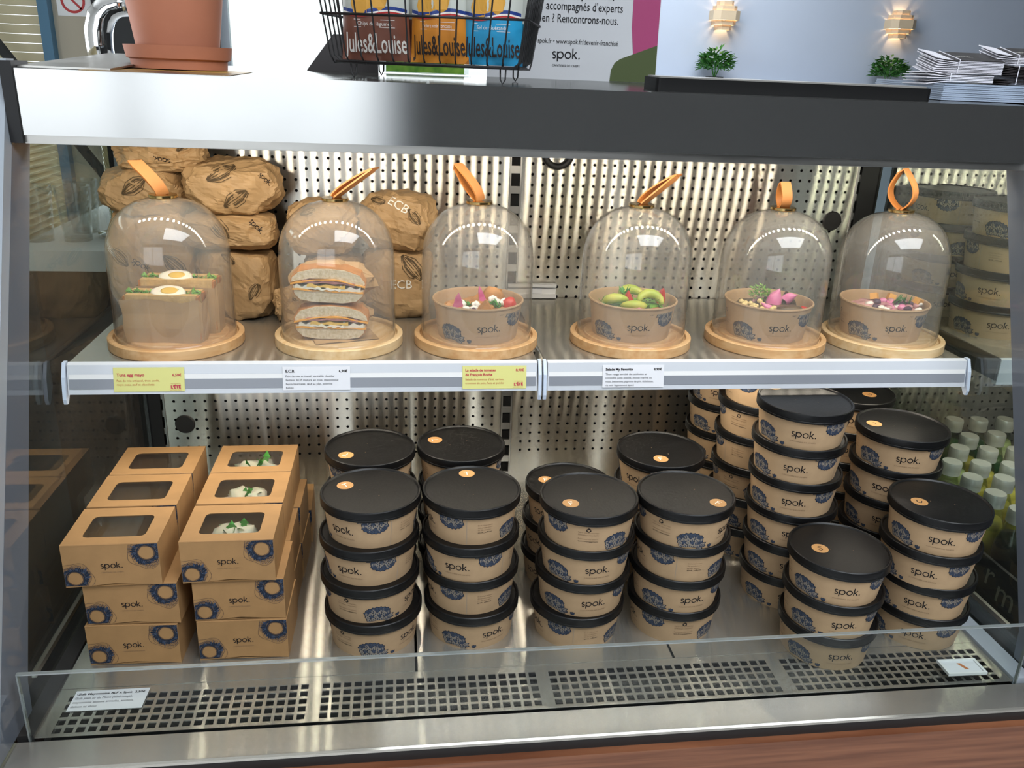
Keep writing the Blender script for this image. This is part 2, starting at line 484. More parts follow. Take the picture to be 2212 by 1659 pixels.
# rear wall: window opening left of centre, blue-grey wall on the right
YW = 5.5
wb = MB()
wb.box(1.45, 6.2, YW, YW + .1, FZ, 2.5)
wb.box(-1.33, 1.45, YW, YW + .1, FZ, .05); wb.box(-1.33, 1.45, YW, YW + .1, 2.3, 2.5)
struct(wb.build('wall_back', 'wall_blue'), 'plain blue-grey rear wall with two lit sconces')
plane_box('wall_back_beige', (-2.41, -2.12, YW, YW + .1, FZ, 2.5), 'beige_wall', 'narrow beige wall strip beside the blue post')
plane_box('trim_1', (-2.12, -1.33, YW - .12, YW + .1, FZ, 2.5), 'wall_dark', 'dark pillar behind the beer tap')
plane_box('wall_right', (6.15, 6.25, -4.0, 5.7, FZ, 2.5), 'wall_dark', 'dark wall far to the right')
lw_ = MB().box(-3.25, -3.15, -4.0, .5, FZ, 2.5).box(-3.25, -3.15, 2.7, 5.7, FZ, 2.5).box(-3.25, -3.15, .5, 2.7, FZ, .3).box(-3.25, -3.15, .5, 2.7, 1.9, 2.5)
struct(lw_.build('wall_left', 'wall_white'), 'white wall to the left with an added window opening')
struct(MB().box(-3.23, -3.17, .5, .56, .3, 1.9).box(-3.23, -3.17, 2.64, 2.7, .3, 1.9).box(-3.23, -3.17, .56, 2.64, .3, .36).box(-3.23, -3.17, .56, 2.64, 1.84, 1.9).build('window_added', 'frame_grey'), 'added side window to the left')  # unseen window, added to go with the extra side lamp
fb = MB()
fb.box(-.1, 6.2, -4.0, -3.9, FZ, 2.5)
fb.box(-3.2, -.1, -4.0, -3.9, FZ, .05); fb.box(-3.2, -.1, -4.0, -3.9, 2.05, 2.5)
struct(fb.build('wall_front', 'wall_dark'), 'dark wall behind the photographer')
wf = MB()
for x in (-3.15, -1.65, -.15): wf.box(x - .04, x + .04, -3.98, -3.92, .05, 2.05)
for z in (.08, 2.02): wf.box(-3.2, -.1, -3.98, -3.92, z - .03, z + .03)
w1 = struct(wf.build('window_1', 'frame_grey'), 'shop window behind the photographer')
w2 = struct(MB().box(-1.33, -1.27, YW, YW + .06, .05, 2.3).box(1.4, 1.45, YW, YW + .06, .05, 2.3).box(-1.33, 1.45, YW, YW + .06, .05, .1)
            .box(-1.33, 1.45, YW, YW + .06, 2.24, 2.3).build('window_2', 'frame_grey'), 'bright rear window behind the plant pot')
MB().box(-1.27, 1.4, YW + .02, YW + .03, .1, 2.24).build('pane', 'window_film', w2)
# cream shutter boards, blue post, diagonal bar
sh = thing('roller_shutter', 'cream shutter of horizontal boards at the far upper left', 'shutter', (-2.80, YW, FZ))
bd = MB().box(-.34, .325, -.012, .03, .002, .056); me_board = None
for k in range(52):
    if me_board is None:
        o = bd.build('board', 'cream', sh); me_board = o.data; o.location = (0, 0, k * .058)
    else: put('board', me_board, sh, (0, 0, k * .058))
tag(MB().box(-.033, .033, -.06, .02, 0, 3.37).build('post', 'blue_post', None, loc=(-2.438, YW - .03, FZ)), 'blue painted post between the cream shutter and the beige wall', 'post')
db = MB().tube([(-3.02, YW - .25, 1.36), (-2.52, YW - .25, .62), (-2.1, YW - .25, 0.0), (-1.49, YW - .25, FZ)], .035, 4)
tag(db.build('diagonal_bar', 'wall_dark'), 'dark sloping bar in front of the cream shutter', 'bar')
sg = thing('no_smoking_sign', 'white sheet with a red prohibition ring on the beige wall', 'sign', (-2.27, YW - .004, 1.12))
MB().box(-.105, .14, 0, .003, -.06, .22).build('sheet', 'white', sg)
mb = MB()
for q in stroke([(.07 * math.cos(t), .07 * math.sin(t)) for t in [2 * PI * i / 28 for i in range(28)]], .016, True) + stroke([(-.05, .05), (.05, -.05)], .014):
    mb.add([(x, -.002, z + .035) for x, z in q], [(0, 1, 2, 3)])
mb.build('red_ring', 'sign_red', sg)

# ---- sconces and plants on the rear wall
def sconce(x, z, label):
    t = thing('wall_sconce', label, 'lamp', (x, YW, z), 0, 'stepped wall sconces')
    for k, (w, z0, z1, d) in enumerate(((.105, .066, .098, .10), (.155, .034, .066, .115), (.20, -.03, .034, .13), (.155, -.062, -.03, .115), (.105, -.095, -.062, .10))):
        r = MB()
        pts = [(w / 2 * 1.0, 0), (w / 2, -d * .72), (w * .28, -d), (-w * .28, -d), (-w / 2, -d * .72), (-w / 2, 0)]
        inn = [(w / 2 - .008, 0), (w / 2 - .008, -d * .72 + .006), (w * .28 - .003, -d + .008), (-w * .28 + .003, -d + .008), (-w / 2 + .008, -d * .72 + .006), (-w / 2 + .008, 0)]
        n = len(pts); vs = [(p[0], p[1], h) for h in (z0, z1) for p in pts] + [(p[0], p[1], h) for h in (z0, z1) for p in inn]; fs = []
        for i in range(n - 1):
            fs += [(i, i + 1, n + i + 1, n + i), (2 * n + i, 3 * n + i, 3 * n + i + 1, 2 * n + i + 1), (n + i, n + i + 1, 3 * n + i + 1, 3 * n + i), (i, 2 * n + i, 2 * n + i + 1, i + 1)]
        r.add(vs, fs); r.build('tier', 'wicker', t)
    MB().lathe([(0, -.03), (.018, -.02), (.022, 0), (.018, .02), (0, .03)], 12, T=Matrix.Translation((0, -.05, 0))).build('bulb', 'bulb', t, True)
    return t
sconce(2.254, 1.262, 'warm lit stepped wall sconce to the left, above the nearer wall plant')
sconce(3.630, 1.262, 'warm lit stepped wall sconce to the right, beside the leaflet stacks')
def leafmesh(n, R, h, lw, seed, down=.3):
    rnd = random.Random(seed); mb = MB()
    for i in range(n):
        a = rnd.uniform(0, 2 * PI); rr = R * math.sqrt(rnd.random()); z = h * (.25 + .75 * rnd.random() * math.sqrt(max(0, 1 - (rr / R) ** 2) * .8 + .2))
        p = Vector((rr * math.cos(a), rr * math.sin(a), z)); d = Vector((math.cos(a + rnd.uniform(-1, 1)), math.sin(a + rnd.uniform(-1, 1)), rnd.uniform(-down, .9))).normalized()
        s = d.cross(Vector((0, 0, 1)));  s = s.normalized() if s.length > .01 else Vector((1, 0, 0)); L_ = lw * rnd.uniform(.7, 1.4); up = s.cross(d) * L_ * .12
        mb.add([p, p + d * L_ * .4 + s * L_ * .26 + up, p + d * L_, p + d * L_ * .4 - s * L_ * .26 + up], [(0, 1, 2, 3)])
    return mb
def wall_plant(x, z, label, seed):
    t = thing('potted_plant', label, 'plant', (x, YW - .16, z), 0, 'small bushy plants along the rear wall')
    MB().lathe([(0, -.10), (.05, -.10), (.065, 0), (.058, 0), (.05, -.02), (0, -.02)], 20).build('pot', 'wall_dark', t, True, angle=.6)
    leafmesh(420, .115, .19, .045, seed).build('foliage', 'leaf', t)
    mb = MB()
    for k in range(6):
        a = k * 1.05; mb.tube([(0, 0, -.02), (.03 * math.cos(a), .03 * math.sin(a), .06), (.06 * math.cos(a), .06 * math.sin(a), .13)], .003, 5)
    mb.build('stems', 'herb', t)
wall_plant(2.19, .845, 'small bushy green plant under the left wall sconce', 3)
wall_plant(3.545, .845, 'small bushy green plant under the right wall sconce', 8)
tag(MB().box(1.5, 4.6, -.32, 0, -.04, 0).build('wall_ledge', 'wall_blue', None, loc=(0, YW, .745)), 'long ledge on the rear wall carrying the two plants', 'shelf')

# ---- things left of the case: brown half wall with a blind on it, white back counter
hp = MB().box(-.96, -.90, .10, 1.30, FZ, .384)
tag(hp.build('half_partition', 'wood_dark'), 'dark brown half-height partition outside the left glass', 'partition')
bl = thing('venetian_blind', 'cream slatted blind standing on the brown partition outside the left glass', 'blind', (-.93, .62, .384))
slat = MB()
sp = [(-.020, -.006), (-.008, .004), (.010, .007), (.022, .004), (.022, .0055), (.010, .009), (-.008, .006), (-.020, -.0045)]
slat.prism([(a, b) for a, b in sp], -.55, .55, 'y')
sme = None
for k in range(26):
    z = .012 + k * .0155
    if sme is None: o = slat.build('slat', 'blind', bl, True, angle=.5); sme = o.data; o.location = (0, 0, z)
    else: put('slat', sme, bl, (0, 0, z))
cn = thing('back_counter', 'white-topped counter behind the case under the beer tap', 'counter', (-.55, .98, FZ))
MB().box(-.30, 1.25, -.28, .28, 1.36, 1.40).build('worktop', 'white', cn)
MB().box(-.27, 1.22, -.26, .26, 0, 1.36).build('base', 'wood_dark', cn)
def tumbler(x, y, z, label, h=.11):
    t = MB().lathe([(0, 0), (.026, 0), (.034, h), (.032, h), (.0245, .006), (0, .006)], 24).build('tumbler', 'clear_plastic', None, True, loc=(x, y, z), angle=.6)
    return tag(t, label, 'glass', 'clear tumblers on the back counter')
for k, (x, y) in enumerate(((-.828, .80), (-.757, .808), (-.772, .90))):
    tumbler(x, y, .48, ('clear tumbler nearest the blind on the white counter', 'clear tumbler next to the wrapped sandwiches on the white counter', 'rear clear tumbler of the three on the white counter')[k])

# ================================================================ DISPLAY CASE
XL, XR, YB = -.605, .852, .625
case = thing('display_case', 'stainless steel refrigerated display case with perforated back and slanted glass sides', 'display case', (0, 0, 0))
def perf(mb, u0, u1, v0, v1, nu, nv, p, hw, n, fn, depth, mi=0, ou=None, ov=None):
    """sheet with a grid of holes; fn(u,v,d) -> point, holes are real openings with rims of given depth"""
    cu, cv = (u0 + u1) / 2 if ou is None else ou, (v0 + v1) / 2 if ov is None else ov
    U0, U1, V0, V1 = cu - nu * p / 2, cu + nu * p / 2, cv - nv * p / 2, cv + nv * p / 2
    for a, b, c_, d_ in ((u0, u1, v0, V0), (u0, u1, V1, v1), (u0, U0, V0, V1), (U1, u1, V0, V1)):
        if b - a > 1e-6 and d_ - c_ > 1e-6: mb.add([fn(a, c_, 0), fn(b, c_, 0), fn(b, d_, 0), fn(a, d_, 0)], [(0, 1, 2, 3)], mi)
    if n == 4: hp_ = [(-hw, -hw), (hw, -hw), (hw, hw), (-hw, hw)]
    else: hp_ = [(hw * math.cos(2 * PI * (i + .5) / n - PI * .75), hw * math.sin(2 * PI * (i + .5) / n - PI * .75)) for i in range(n)]
    q = n // 4
    for i in range(nu):
        for j in range(nv):
            x, y = U0 + (i + .5) * p, V0 + (j + .5) * p; h = p / 2
            sq = [(-h, -h), (h, -h), (h, h), (-h, h)]
            vs = [fn(x + a, y + b, 0) for a, b in sq] + [fn(x + a, y + b, 0) for a, b in hp_] + [fn(x + a, y + b, depth) for a, b in hp_]
            fs = []
            for s in range(4):
                ids = [4 + (s * q + t) % n for t in range(q + 1)]
                if n == 4: fs.append((s, (s + 1) % 4, 4 + (s + 1) % 4, 4 + s))
                else:
                    fs.append((s, (s + 1) % 4) + tuple(4 + (s * q + t) % n for t in range(q - 1, -1, -1)))
                    fs.append(((s + 1) % 4, 4 + ((s + 1) * q) % n, 4 + (s * q + q - 1) % n))
            fs += [(4 + k, 4 + (k + 1) % n, 4 + n + (k + 1) % n, 4 + n + k) for k in range(n)]
            mb.add(vs, fs, mi)
fback = lambda u, v, d: (u, YB + d, v)
for x0, x1 in ((-.574, .103), (.127, .808)):
    mb = MB(); perf(mb, x0, x1, .0, .80, 33, 37, .02, .0029, 8, fback, .0015, ov=.435)
    tag(mb.build('back_panel', 'steel_back', case), 'perforated steel back panel')
MB().box(XL - .02, XR + .014, YB + .012, YB + .02, -.02, .82).build('back_cavity', 'deep', case)
# slotted uprights
for xc in (.115, -.5805, .814):
    mb = MB(); w = .010 if xc == .115 else .0055
    if xc != .115: MB().box(min(xc, xc + (.036 if xc > 0 else -.022)), max(xc, xc + (.036 if xc > 0 else -.022)), YB - .004, YB + .012, 0, .8).build('corner_trim', 'black', case)
    for s in (-1, 1): mb.box(xc + s * w - .0015, xc + s * w + .0015, YB - .002, YB + .012, 0, .8)
    for k in range(21): mb.box(xc - w, xc + w, YB, YB + .006, .01 + k * .038, .024 + k * .038)
    mb.build('slotted_upright', 'steel', case)
# round plugs and the black ring on the back
for x, z, nm in ((-.538, .146, 'plug'), (.769, .577, 'plug')):
    MB().lathe([(0, .004), (.0175, .004), (.0195, .002), (.0195, 0), (0, 0)], 28, T=Matrix.Translation((x, YB, z)) @ Matrix.Rotation(PI / 2, 4, 'X')).build(nm, 'dark_strip', case, True, angle=.5)
MB().tube([(.194 + .026 * math.cos(t), YB - .006, .697 + .026 * math.sin(t)) for t in [2 * PI * i / 32 for i in range(32)]], .0065, 8, closed=True).build('black_ring', 'black', case, True)
# floor plates, perforated strip, lip
for x0, x1 in ((-.583, -.0875), (-.0835, .308), (.312, .816)):
    MB().box(x0, x1, .022, YB, -.006, 0).build('floor_plate', 'steel_floor', case)
ffl = lambda u, v, d: (u, v, -.0005 - d)
for x0, x1, nc in ((-.585, -.230, 22), (-.230, .100, 21), (.100, .461, 23), (.461, .815, 22)):
    mb = MB(); xc = {-.585: -.4026, -.230: -.0647, .100: .2803, .461: .6362}[x0]
    perf(mb, x0, x1, -.0705, .0215, nc, 5, .015, .00525, 4, ffl, .0015, ou=xc, ov=-.0285)
    tag(mb.build('air_grille', 'steel_floor', case), 'steel grille strip with square holes')
MB().box(XL, XR, -.07, .05, -.09, -.08).build('duct_floor', 'deep', case)
MB().prism([(-.0765, -.0005), (-.124, -.0005), (-.127, -.002), (-.127, -.006), (-.0765, -.006)], XL - .02, XR + .014, 'x').build('front_lip', 'steel_floor', case)
MB().box(XL - .02, XR + .014, -.118, -.07, -.036, -.006).build('black_plinth', 'dark_strip', case)
MB().box(XL - .04, XR + .015, -.130, -.112, FZ, -.030).build('wood_front', 'wood_panel', case)
MB().box(XL - .02, XR + .014, -.07, YB + .02, FZ, -.1).build('cabinet', 'dark_strip', case)
# side glass
prof = [(.62, .735), (.205, .735), (-.125, 0), (.62, 0)]
for xs, s in ((XL - .006, 1), (XR, -1)):
    sd = MB().prism(prof, xs, xs + .006, 'x').build('side_glass', 'pane', case)
    # printed band along the slanted front edge
    bp_ = [(.205, .735), (.262, .735), (-.018, .05), (-.022, .004), (-.122, .004)]
    x2 = xs + (.0068 if s > 0 else -.0008)
    MB().prism(bp_, x2 - .0004, x2 + .0004, 'x').build('printed_band', 'band', sd)
    xo = xs - .019 if s > 0 else xs - .001
    MB().prism([(.2477, .83), (.2247, .83), (-.1525, -.01), (-.1295, -.01)], xo, xo + .026, 'x').build('front_post', 'frame_grey', case)
    xr = xs + .006 if s > 0 else xs - .004
    MB().box(min(xr, s * -.584 + (0 if s > 0 else .232)), max(xr, s * -.584 + (0 if s > 0 else .232)), -.07, .62, -.006, .004).build('bottom_rail', 'dark_strip' if s > 0 else 'frame_grey', case)
    MB().box(xr - .002, xr + .004, -.0, .60, .040, .048).build('seal_rail', 'steel', case)
# header
hd = MB().box(-.588, .845, .200, .235, .738, .8195)
tag(hd.build('header_panel', 'steel_face', case), 'brushed steel header panel')
MB().box(-.588, .845, .204, .245, .727, .738).build('header_strip', 'steel', case)
MB().box(-.603, -.588, .197, .25, .728, .828).build('header_end', 'black', case)
def ztop(y): return .8195 + .018 * (y - .2)
MB().prism([(.200, .8195), (.66, ztop(.66)), (.66, .80), (.21, .80)], -.60, .845, 'x').build('top_deck', 'steel_face', case)
MB().prism([(.30, .727), (.64, .727), (.64, .80), (.30, .80)], -.60, .845, 'x').build('canopy_box', 'alu_light', case)
# LED strips
def leds(parent, x0, x1, y, z, tilt, mname, group):
    st = thing('led_strip', mname, 'light', ((x0 + x1) / 2, y, z), 0, group)
    st.rotation_euler = (tilt, 0, 0)
    h = (x1 - x0) / 2
    MB().box(-h, h, -.010, .010, 0, .003).build('channel', 'alu_light', st)
    me = None; n = int(round((x1 - x0) / .026))
    for k in range(n):
        x = -h + (k + .5) * (x1 - x0) / n
        if me is None:
            lm = MB().box(-.0042, .0042, -.0085, .0085, -.0012, 0, 1); lm.m[0] = 0
            o = lm.build('led', ['led', 'alu_light'], st); me = o.data; o.location = (x, 0, 0)
        else: put('led', me, st, (x, 0, 0))
    return st
leds(case, -.57, .805,   .256, .7285, .65, 'LED strip under the header lighting the glass domes', 'case lights')
leds(case, -.57, .100, .262, .399, .35, 'LED strip under the left half shelf lighting the boxes', 'case lights')
leds(case, .13, .805, .262, .399, .35, 'LED strip under the right half shelf lighting the tall bowl stacks', 'case lights')
# guard glass
gd = thing('sneeze_guard', 'low clear acrylic guard along the front of the lower deck', 'guard', (0, -.0715, 0))
MB().box(-.587, .817, -.0025, .0025, -.004, .1025).build('sheet', 'guard_glass', gd)
MB().box(-.587, .817, -.0026, .0026, .1025, .1045).box(-.589, -.587, -.0026, .0026, -.004, .1045).box(.817, .819, -.0026, .0026, -.004, .1045).build('polished_edge', 'guard_edge', gd)

# ---- half shelves with price rails
ZS = .4125
def half_shelf(x0, x1, label):
    t = thing('shelf', label, 'shelf', ((x0 + x1) / 2, .235, ZS))
    h = (x1 - x0) / 2
    MB().box(-h, h, 0, .385, -.004, 0).box(-h, h, .0, .012, -.02, -.004).build('deck', 'steel_floor', t)
    rl = MB()
    rl.prism([(.0, .002), (-.004, .0035), (-.012, .001), (-.020, -.036), (-.021, -.042), (-.017, -.042), (-.009, -.004), (.0, -.004)], -h + .002, h - .002, 'x')
    r = rl.build('price_rail', 'rail_plastic', t)
    def fr(z): return -.0126 + (z - .001) * (.008 / .037) - .0003
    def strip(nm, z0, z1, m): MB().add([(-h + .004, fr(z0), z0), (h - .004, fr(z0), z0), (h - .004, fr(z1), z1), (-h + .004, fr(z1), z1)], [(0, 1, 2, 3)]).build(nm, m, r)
    strip('shade_band', -.034, -.0195, 'rail_shade'); strip('white_band', -.0195, -.0125, 'white')  # lower band is shade painted on as a darker strip
    cap = [(-.001, .004), (-.010, .004), (-.020, -.016), (-.026, -.048), (-.024, -.056), (-.019, -.056), (-.002, -.034)]
    for s in (-1, 1):
        MB().prism(cap, s * h - (.0 if s > 0 else .005) , s * h + (.005 if s > 0 else 0), 'x').build('end_cap', 'rail_cap', t)
    for s in (-1, 1): MB().prism([(.02, -.004), (.38, -.004), (.38, -.04), (.33, -.04)], s * (h - .004) - .0015, s * (h - .004) + .0015, 'x').build('bracket', 'alu_light', t)
    return t
shl = half_shelf(-.590, .1085, 'left half shelf of steel with a white price rail, under three glass domes')
shr = half_shelf(.1215, .838, 'right half shelf of steel with a white price rail, under three glass domes')
# price cards in the rail
def rail_fn(cx):
    def fn(x, y):           # x right from card centre, y up from card bottom
        zz = ZS - .0375 + y * .977
        return (cx + x, .235 - .0126 + (zz - ZS - .001) * (.008 / .037) - .0012, zz)
    return fn
def price_card(cx, label, paper, lines, price, w=.1, h=.036, summer=False):
    t = thing('price_card', label, 'price card', (cx, .222, ZS - .037), 0, 'price cards in the shelf rail')
    fn = rail_fn(0)
    def lf(dy):
        def g(x, y):
            p = fn(x, y); return (p[0], p[1] - .222 - dy, p[2] - (ZS - .037))
        return g
    g0, g1 = lf(0), lf(.0006)
    mb = MB(); a = [g0(-w / 2, 0), g0(w / 2, 0), g0(w / 2, h), g0(-w / 2, h)]; b = [(p[0], p[1] + .0004, p[2]) for p in a]
    mb.add(a + b, [(0, 1, 2, 3), (7, 6, 5, 4), (0, 4, 5, 1), (1, 5, 6, 2), (2, 6, 7, 3), (3, 7, 4, 0)])
    mb.build('card', paper, t)
    tx = MB(); y = h - .0085 if not summer else h - .013
    if summer and len(summer) > 1: y = h - .0085
    for k, (s, sz, mi, off) in enumerate(lines):
        put_text(tx, s, g1, -w / 2 + .0045, y, sz, mi, 'l', off); y -= sz * 1.15 + .0006
    y0 = h - .0085 if not summer or len(summer) > 1 else h - .013
    put_text(tx, price, g1, w / 2 - .004, y0, .0055, 0, 'r', .02)
    if summer:
        put_text(tx, 'L’ÉTÉ', g1, w / 2 - .0125, .0048, .0062, 0, 'c', .05)
        put_text(tx, 'Les recettes de', g1, w / 2 - .0125, .0112, .0022, 1, 'c')
        put_text(tx, 'par François Roche', g1, w / 2 - .0125, .0018, .0020, 1, 'c')
    tx.build('lettering', ['red_ink', 'orange_ink'] if summer else ['ink', 'grey_ink'], t)
price_card(-.4735, 'yellow-green card reading Tuna egg mayo in the rail', 'lime_paper',
           [('Tuna egg mayo', .0064, 0, .022), ('Pain de mie artisanal, thon confit,', .0045, 1, 0), ('mayo yuzu, œuf et ciboulette', .0045, 1, 0)], '6,50€', summer='x')
price_card(-.2315, 'white card headed E.C.B. in the rail', 'paper',
           [('E.C.B.', .0058, 0, .03), ('Pain de mie artisanal, véritable cheddar', .0046, 1, 0), ('fermier AOP maturé en cave, mayonnaise', .0046, 1, 0), ('façon béarnaise, œuf au plat, poitrine', .0046, 1, 0), ('fumée', .0046, 1, 0)], '6,90€')
price_card(.0395, 'yellow-green card for the tomato salad in the rail', 'lime_paper',
           [('La salade de tomates', .0056, 0, .022), ('de François Roche', .0056, 0, .022), ('Salade de tomates d’été, cerises,', .0046, 1, 0), ('croutons de pain, Feta et pickles', .0046, 1, 0)], '8,90€', summer='xx')
price_card(.2615, 'white card headed Salade My Favorite in the rail', 'paper',
           [('Salade My Favorite', .0058, 0, .03), ('Thon rouge enrobé de cacahuète et', .0046, 1, 0), ('coriandre juste snacké, avocat mariné au', .0046, 1, 0), ('miso, betterave, pignons de pin, échalotes,', .0046, 1, 0), ('riz noir légèrement épicé', .0046, 1, 0)], '8,90€')
# white card on the grille, resting against the guard
ec = thing('price_card', 'white card headed Œufs Mayonnaise lying on the grille at the left', 'price card', (-.511, -.0255, .0012), 0)
fe = lambda d: (lambda x, y: (x + .0015 * y / .04, y * .8, .0006 + y * .02 + d * .6))
mb = MB(); a = [fe(0)(-.049, 0), fe(0)(.049, 0), fe(0)(.049, .048), fe(0)(-.049, .048)]
mb.add(a + [(p[0], p[1], p[2] - .0005) for p in a], [(0, 1, 2, 3), (7, 6, 5, 4), (0, 4, 5, 1), (1, 5, 6, 2), (2, 6, 7, 3), (3, 7, 4, 0)])
mb.build('card', 'paper', ec)
tx = MB()
put_text(tx, 'Œufs Mayonnaise ALF x Spok  3,50€', fe(.0006), -.046, .037, .0068, 0, 'l', .022, width=.091)
for k, s in enumerate(('Œufs plein air du Maine (label rouge),', 'mayonnaise sésame sriracha, anchois,', 'daikon et shiso')):
    put_text(tx, s, fe(.0006), -.046, .027 - k * .010, .0072, 1, 'l', 0, width=(.076, .080, .034)[k])
tx.build('lettering', ['ink', 'grey_ink'], ec)
# small white frame lying on the grille
wt = thing('menu_plaque', 'small white plaque with a red mark lying on the grille at the right', 'card', (.744, -.0465, .0005), math.radians(-1))
MB().box(-.0315, .0315, -.0165, .0165, .008, .0105).box(-.0315, .0315, -.0165, -.0135, .0105, .0125).box(-.0315, .0315, .0135, .0165, .0105, .0125).box(-.0315, -.0275, -.0135, .0135, .0105, .0125).box(.0275, .0315, -.0135, .0135, .0105, .0125).build('surround', 'white', wt)
MB().box(-.027, .027, -.013, .013, .0105, .0108).build('picture', 'paper', wt)
MB().add([(-.004, .008, .0110), (.002, .008, .0110), (.009, -.006, .0110), (.003, -.006, .0110)], [(0, 1, 2, 3)]).build('red_mark', 'orange_ink', wt)
MB().box(-.018, .018, -.010, .010, 0, .008).build('foot', 'clear_plastic', wt)
# clear clip rail at the back of the shelf
cr = thing('clip_rail', 'white clip-on ticket rail against the back panel between the third and fourth domes', 'ticket rail', (.182, YB - .002, ZS))
MB().box(-.075, .0225, -.004, 0, .004, .030).box(-.075, .0225, -.010, -.004, .024, .030).box(-.075, .0225, -.012, -.004, .002, .009).build('rail', 'white', cr)
MB().box(-.028, -.006, -.0055, -.004, .0105, .0225).build('ticket', 'paper', cr)
# power lead under the shelf
tag(MB().tube([(.735, .50, .395), (.722, .50, .372), (.700, .50, .345), (.690, .50, .327)], .004, 8).build('power_lead', 'white', None, True), 'white power lead hanging under the right half shelf', 'cable')
tag(MB().tube([(.745, .56, .40), (.752, .56, .36), (.772, .56, .338), (.80, .56, .345), (.812, .56, .36)], .0022, 8).build('thin_lead', 'rail_cap', None, True), 'thin pale lead looping by the right glass', 'cable')

# ---- neighbouring bay seen through the right glass
nb = thing('display_case', 'neighbouring display bay with bottles, seen through the right glass', 'display case', (0, 0, 0))
XN0, XN1 = .890, 1.66
mb = MB(); perf(mb, XN0, XN1, .0, .80, 38, 37, .02, .0029, 8, fback, .0015, ov=.435); mb.build('back_panel', 'steel_back', nb)
MB().box(XN0, XN1, YB + .012, YB + .02, -.02, .82).build('back_cavity', 'deep', nb)
MB().box(XN0, XN1, -.1, YB, -.01, -.002).build('floor_plate', 'crate', nb)
MB().box(XN0, XN1, .200, .235, .738, .8195).build('header_panel', 'steel_face', nb)
MB().prism([(.200, .8195), (.66, ztop(.66)), (.66, .80), (.21, .80)], XN0 + .001, XN1, 'x').build('top_deck', 'steel_face', nb)
MB().box(XN0, XN1, .30, .64, .727, .80).build('canopy_box', 'alu_light', nb)
MB().box(XN0, XN1, -.07, YB + .02, FZ, -.1).build('cabinet', 'dark_strip', nb)
MB().box(XN0, XN1, -.130, -.112, FZ, -.030).build('wood_front', 'wood_panel', nb)
MB().box(XN1, XN1 + .02, -.07, YB, FZ, .8).build('end_wall', 'wall_dark', nb)
sn = thing('shelf', 'shelf of the neighbouring bay beyond the right glass', 'shelf', (XN0 + .01, .235, ZS))
MB().box(0, XN1 - XN0 - .02, 0, .385, -.004, 0).build('deck', 'steel_floor', sn)
MB().box(-.004, 0, -.01, .385, -.035, .004).build('side_edge', 'dark_strip', sn)
MB().box(0, XN1 - XN0 - .02, -.012, 0, -.042, .002).build('price_rail', 'rail_plastic', sn)
leds(nb, .90, 1.60, .256, .7285, .65, 'LED strip under the header of the neighbouring bay', 'case lights')
leds(nb, .90, 1.60, .262, .399, .35, 'LED strip under the shelf of the neighbouring bay', 'case lights')
# ================================================================ KRAFT BOWLS
PH = .0604
RB, RT, HB = .0645, .0712, .052
def cone(x, z, off=.0004, th0=0.0):
    r = RB + (RT - RB) * z / HB + off; a = th0 + x / .068
    return (r * math.cos(a), r * math.sin(a), z)
def cup_print():
    mb = MB()
    def art(th, up, s=.041):
        for poly, m, lay in ART:
            if up: pts = [((x - .5) * s * 1.18, .0015 + y * s * .90) for x, y in poly]
            else: pts = [(-(x - .45) * s * 1.12, .055 - (y + .0) * s * .92) for x, y in poly]
            pts = clip(pts, -.08, .08, .0005, .0495)
            if len(pts) > 2: mb.add([cone(x, z, .0004 + lay * .00012, th) for x, z in pts], [tuple(range(len(pts)))], m)
    for h in (0, PI):
        art(h, True); art(h + math.radians(94), False)
        th = h + math.radians(52); k = .0086
        for q in SPOK: mb.add([cone((x - 2.18) * k, .0215 + y * k, .0004, th) for x, y in q], [tuple(range(len(q)))], 3)
        put_text(mb, 'CANTINES DE CHEFS', lambda x, y: cone(x, .0125 + y, .0004, th), 0, 0, .0026, 4, 'c', 0, width=.040)
    for th, ls, rec in ((138, ('Et si c’est autant', 'des producteurs', 'et de saison !', 'spok_officiel'), False), (318, ('Papier issu du recyclage', 'Emballage recyclable', 'Retrouvez nos actions', 'spok.fr/nosengagements'), True)):
        t = math.radians(th); z = .034
        if rec:
            for k in range(3):
                a0 = k * 120
                for q in stroke(arc(0, .0395, .0028, a0 + 10, a0 + 95, 4), .0013): mb.add([cone(x, y, .0004, t) for x, y in q], [(0, 1, 2, 3)], 3)
                a = math.radians(a0 + 100); p = (.0028 * math.cos(a), .0395 + .0028 * math.sin(a))
                tri = [(p[0] + .0016 * math.cos(a + b), p[1] + .0016 * math.sin(a + b)) for b in (PI / 2, -.5, PI + .5)]
                mb.add([cone(x, y, .0004, t) for x, y in tri], [(0, 1, 2)], 3)
        for i, s in enumerate(ls):
            put_text(mb, s, lambda x, y: cone(x, z - i * .0042 - (.003 if rec and i > 1 else 0) + y, .0004, t), 0, 0, .0032, 4 if i < 3 else 3, 'c', 0, width=.030 if rec else .022)
    t = math.radians(115)
    mb.add([cone(-.0003, .001, .0003, t), cone(.0003, .001, .0003, t), cone(.0003, .048, .0003, t), cone(-.0003, .048, .0003, t)], [(0, 1, 2, 3)], 2)
    return mb
_o = MB().lathe([(0, .003), (.061, .003), (.0625, 0), (RB, 0), (RT, HB), (RT - .001, HB + .002), (0, HB + .002)], 64).build('cup_body', 'kraft', None, True, angle=.5)
ME_CUP = _o.data; bpy.data.objects.remove(_o)
_o = cup_print().build('print', ['navy', 'blue_ink', 'pale_ink', 'ink', 'ink_soft']); ME_PRINT = _o.data; bpy.data.objects.remove(_o)
LT = PH + .0025
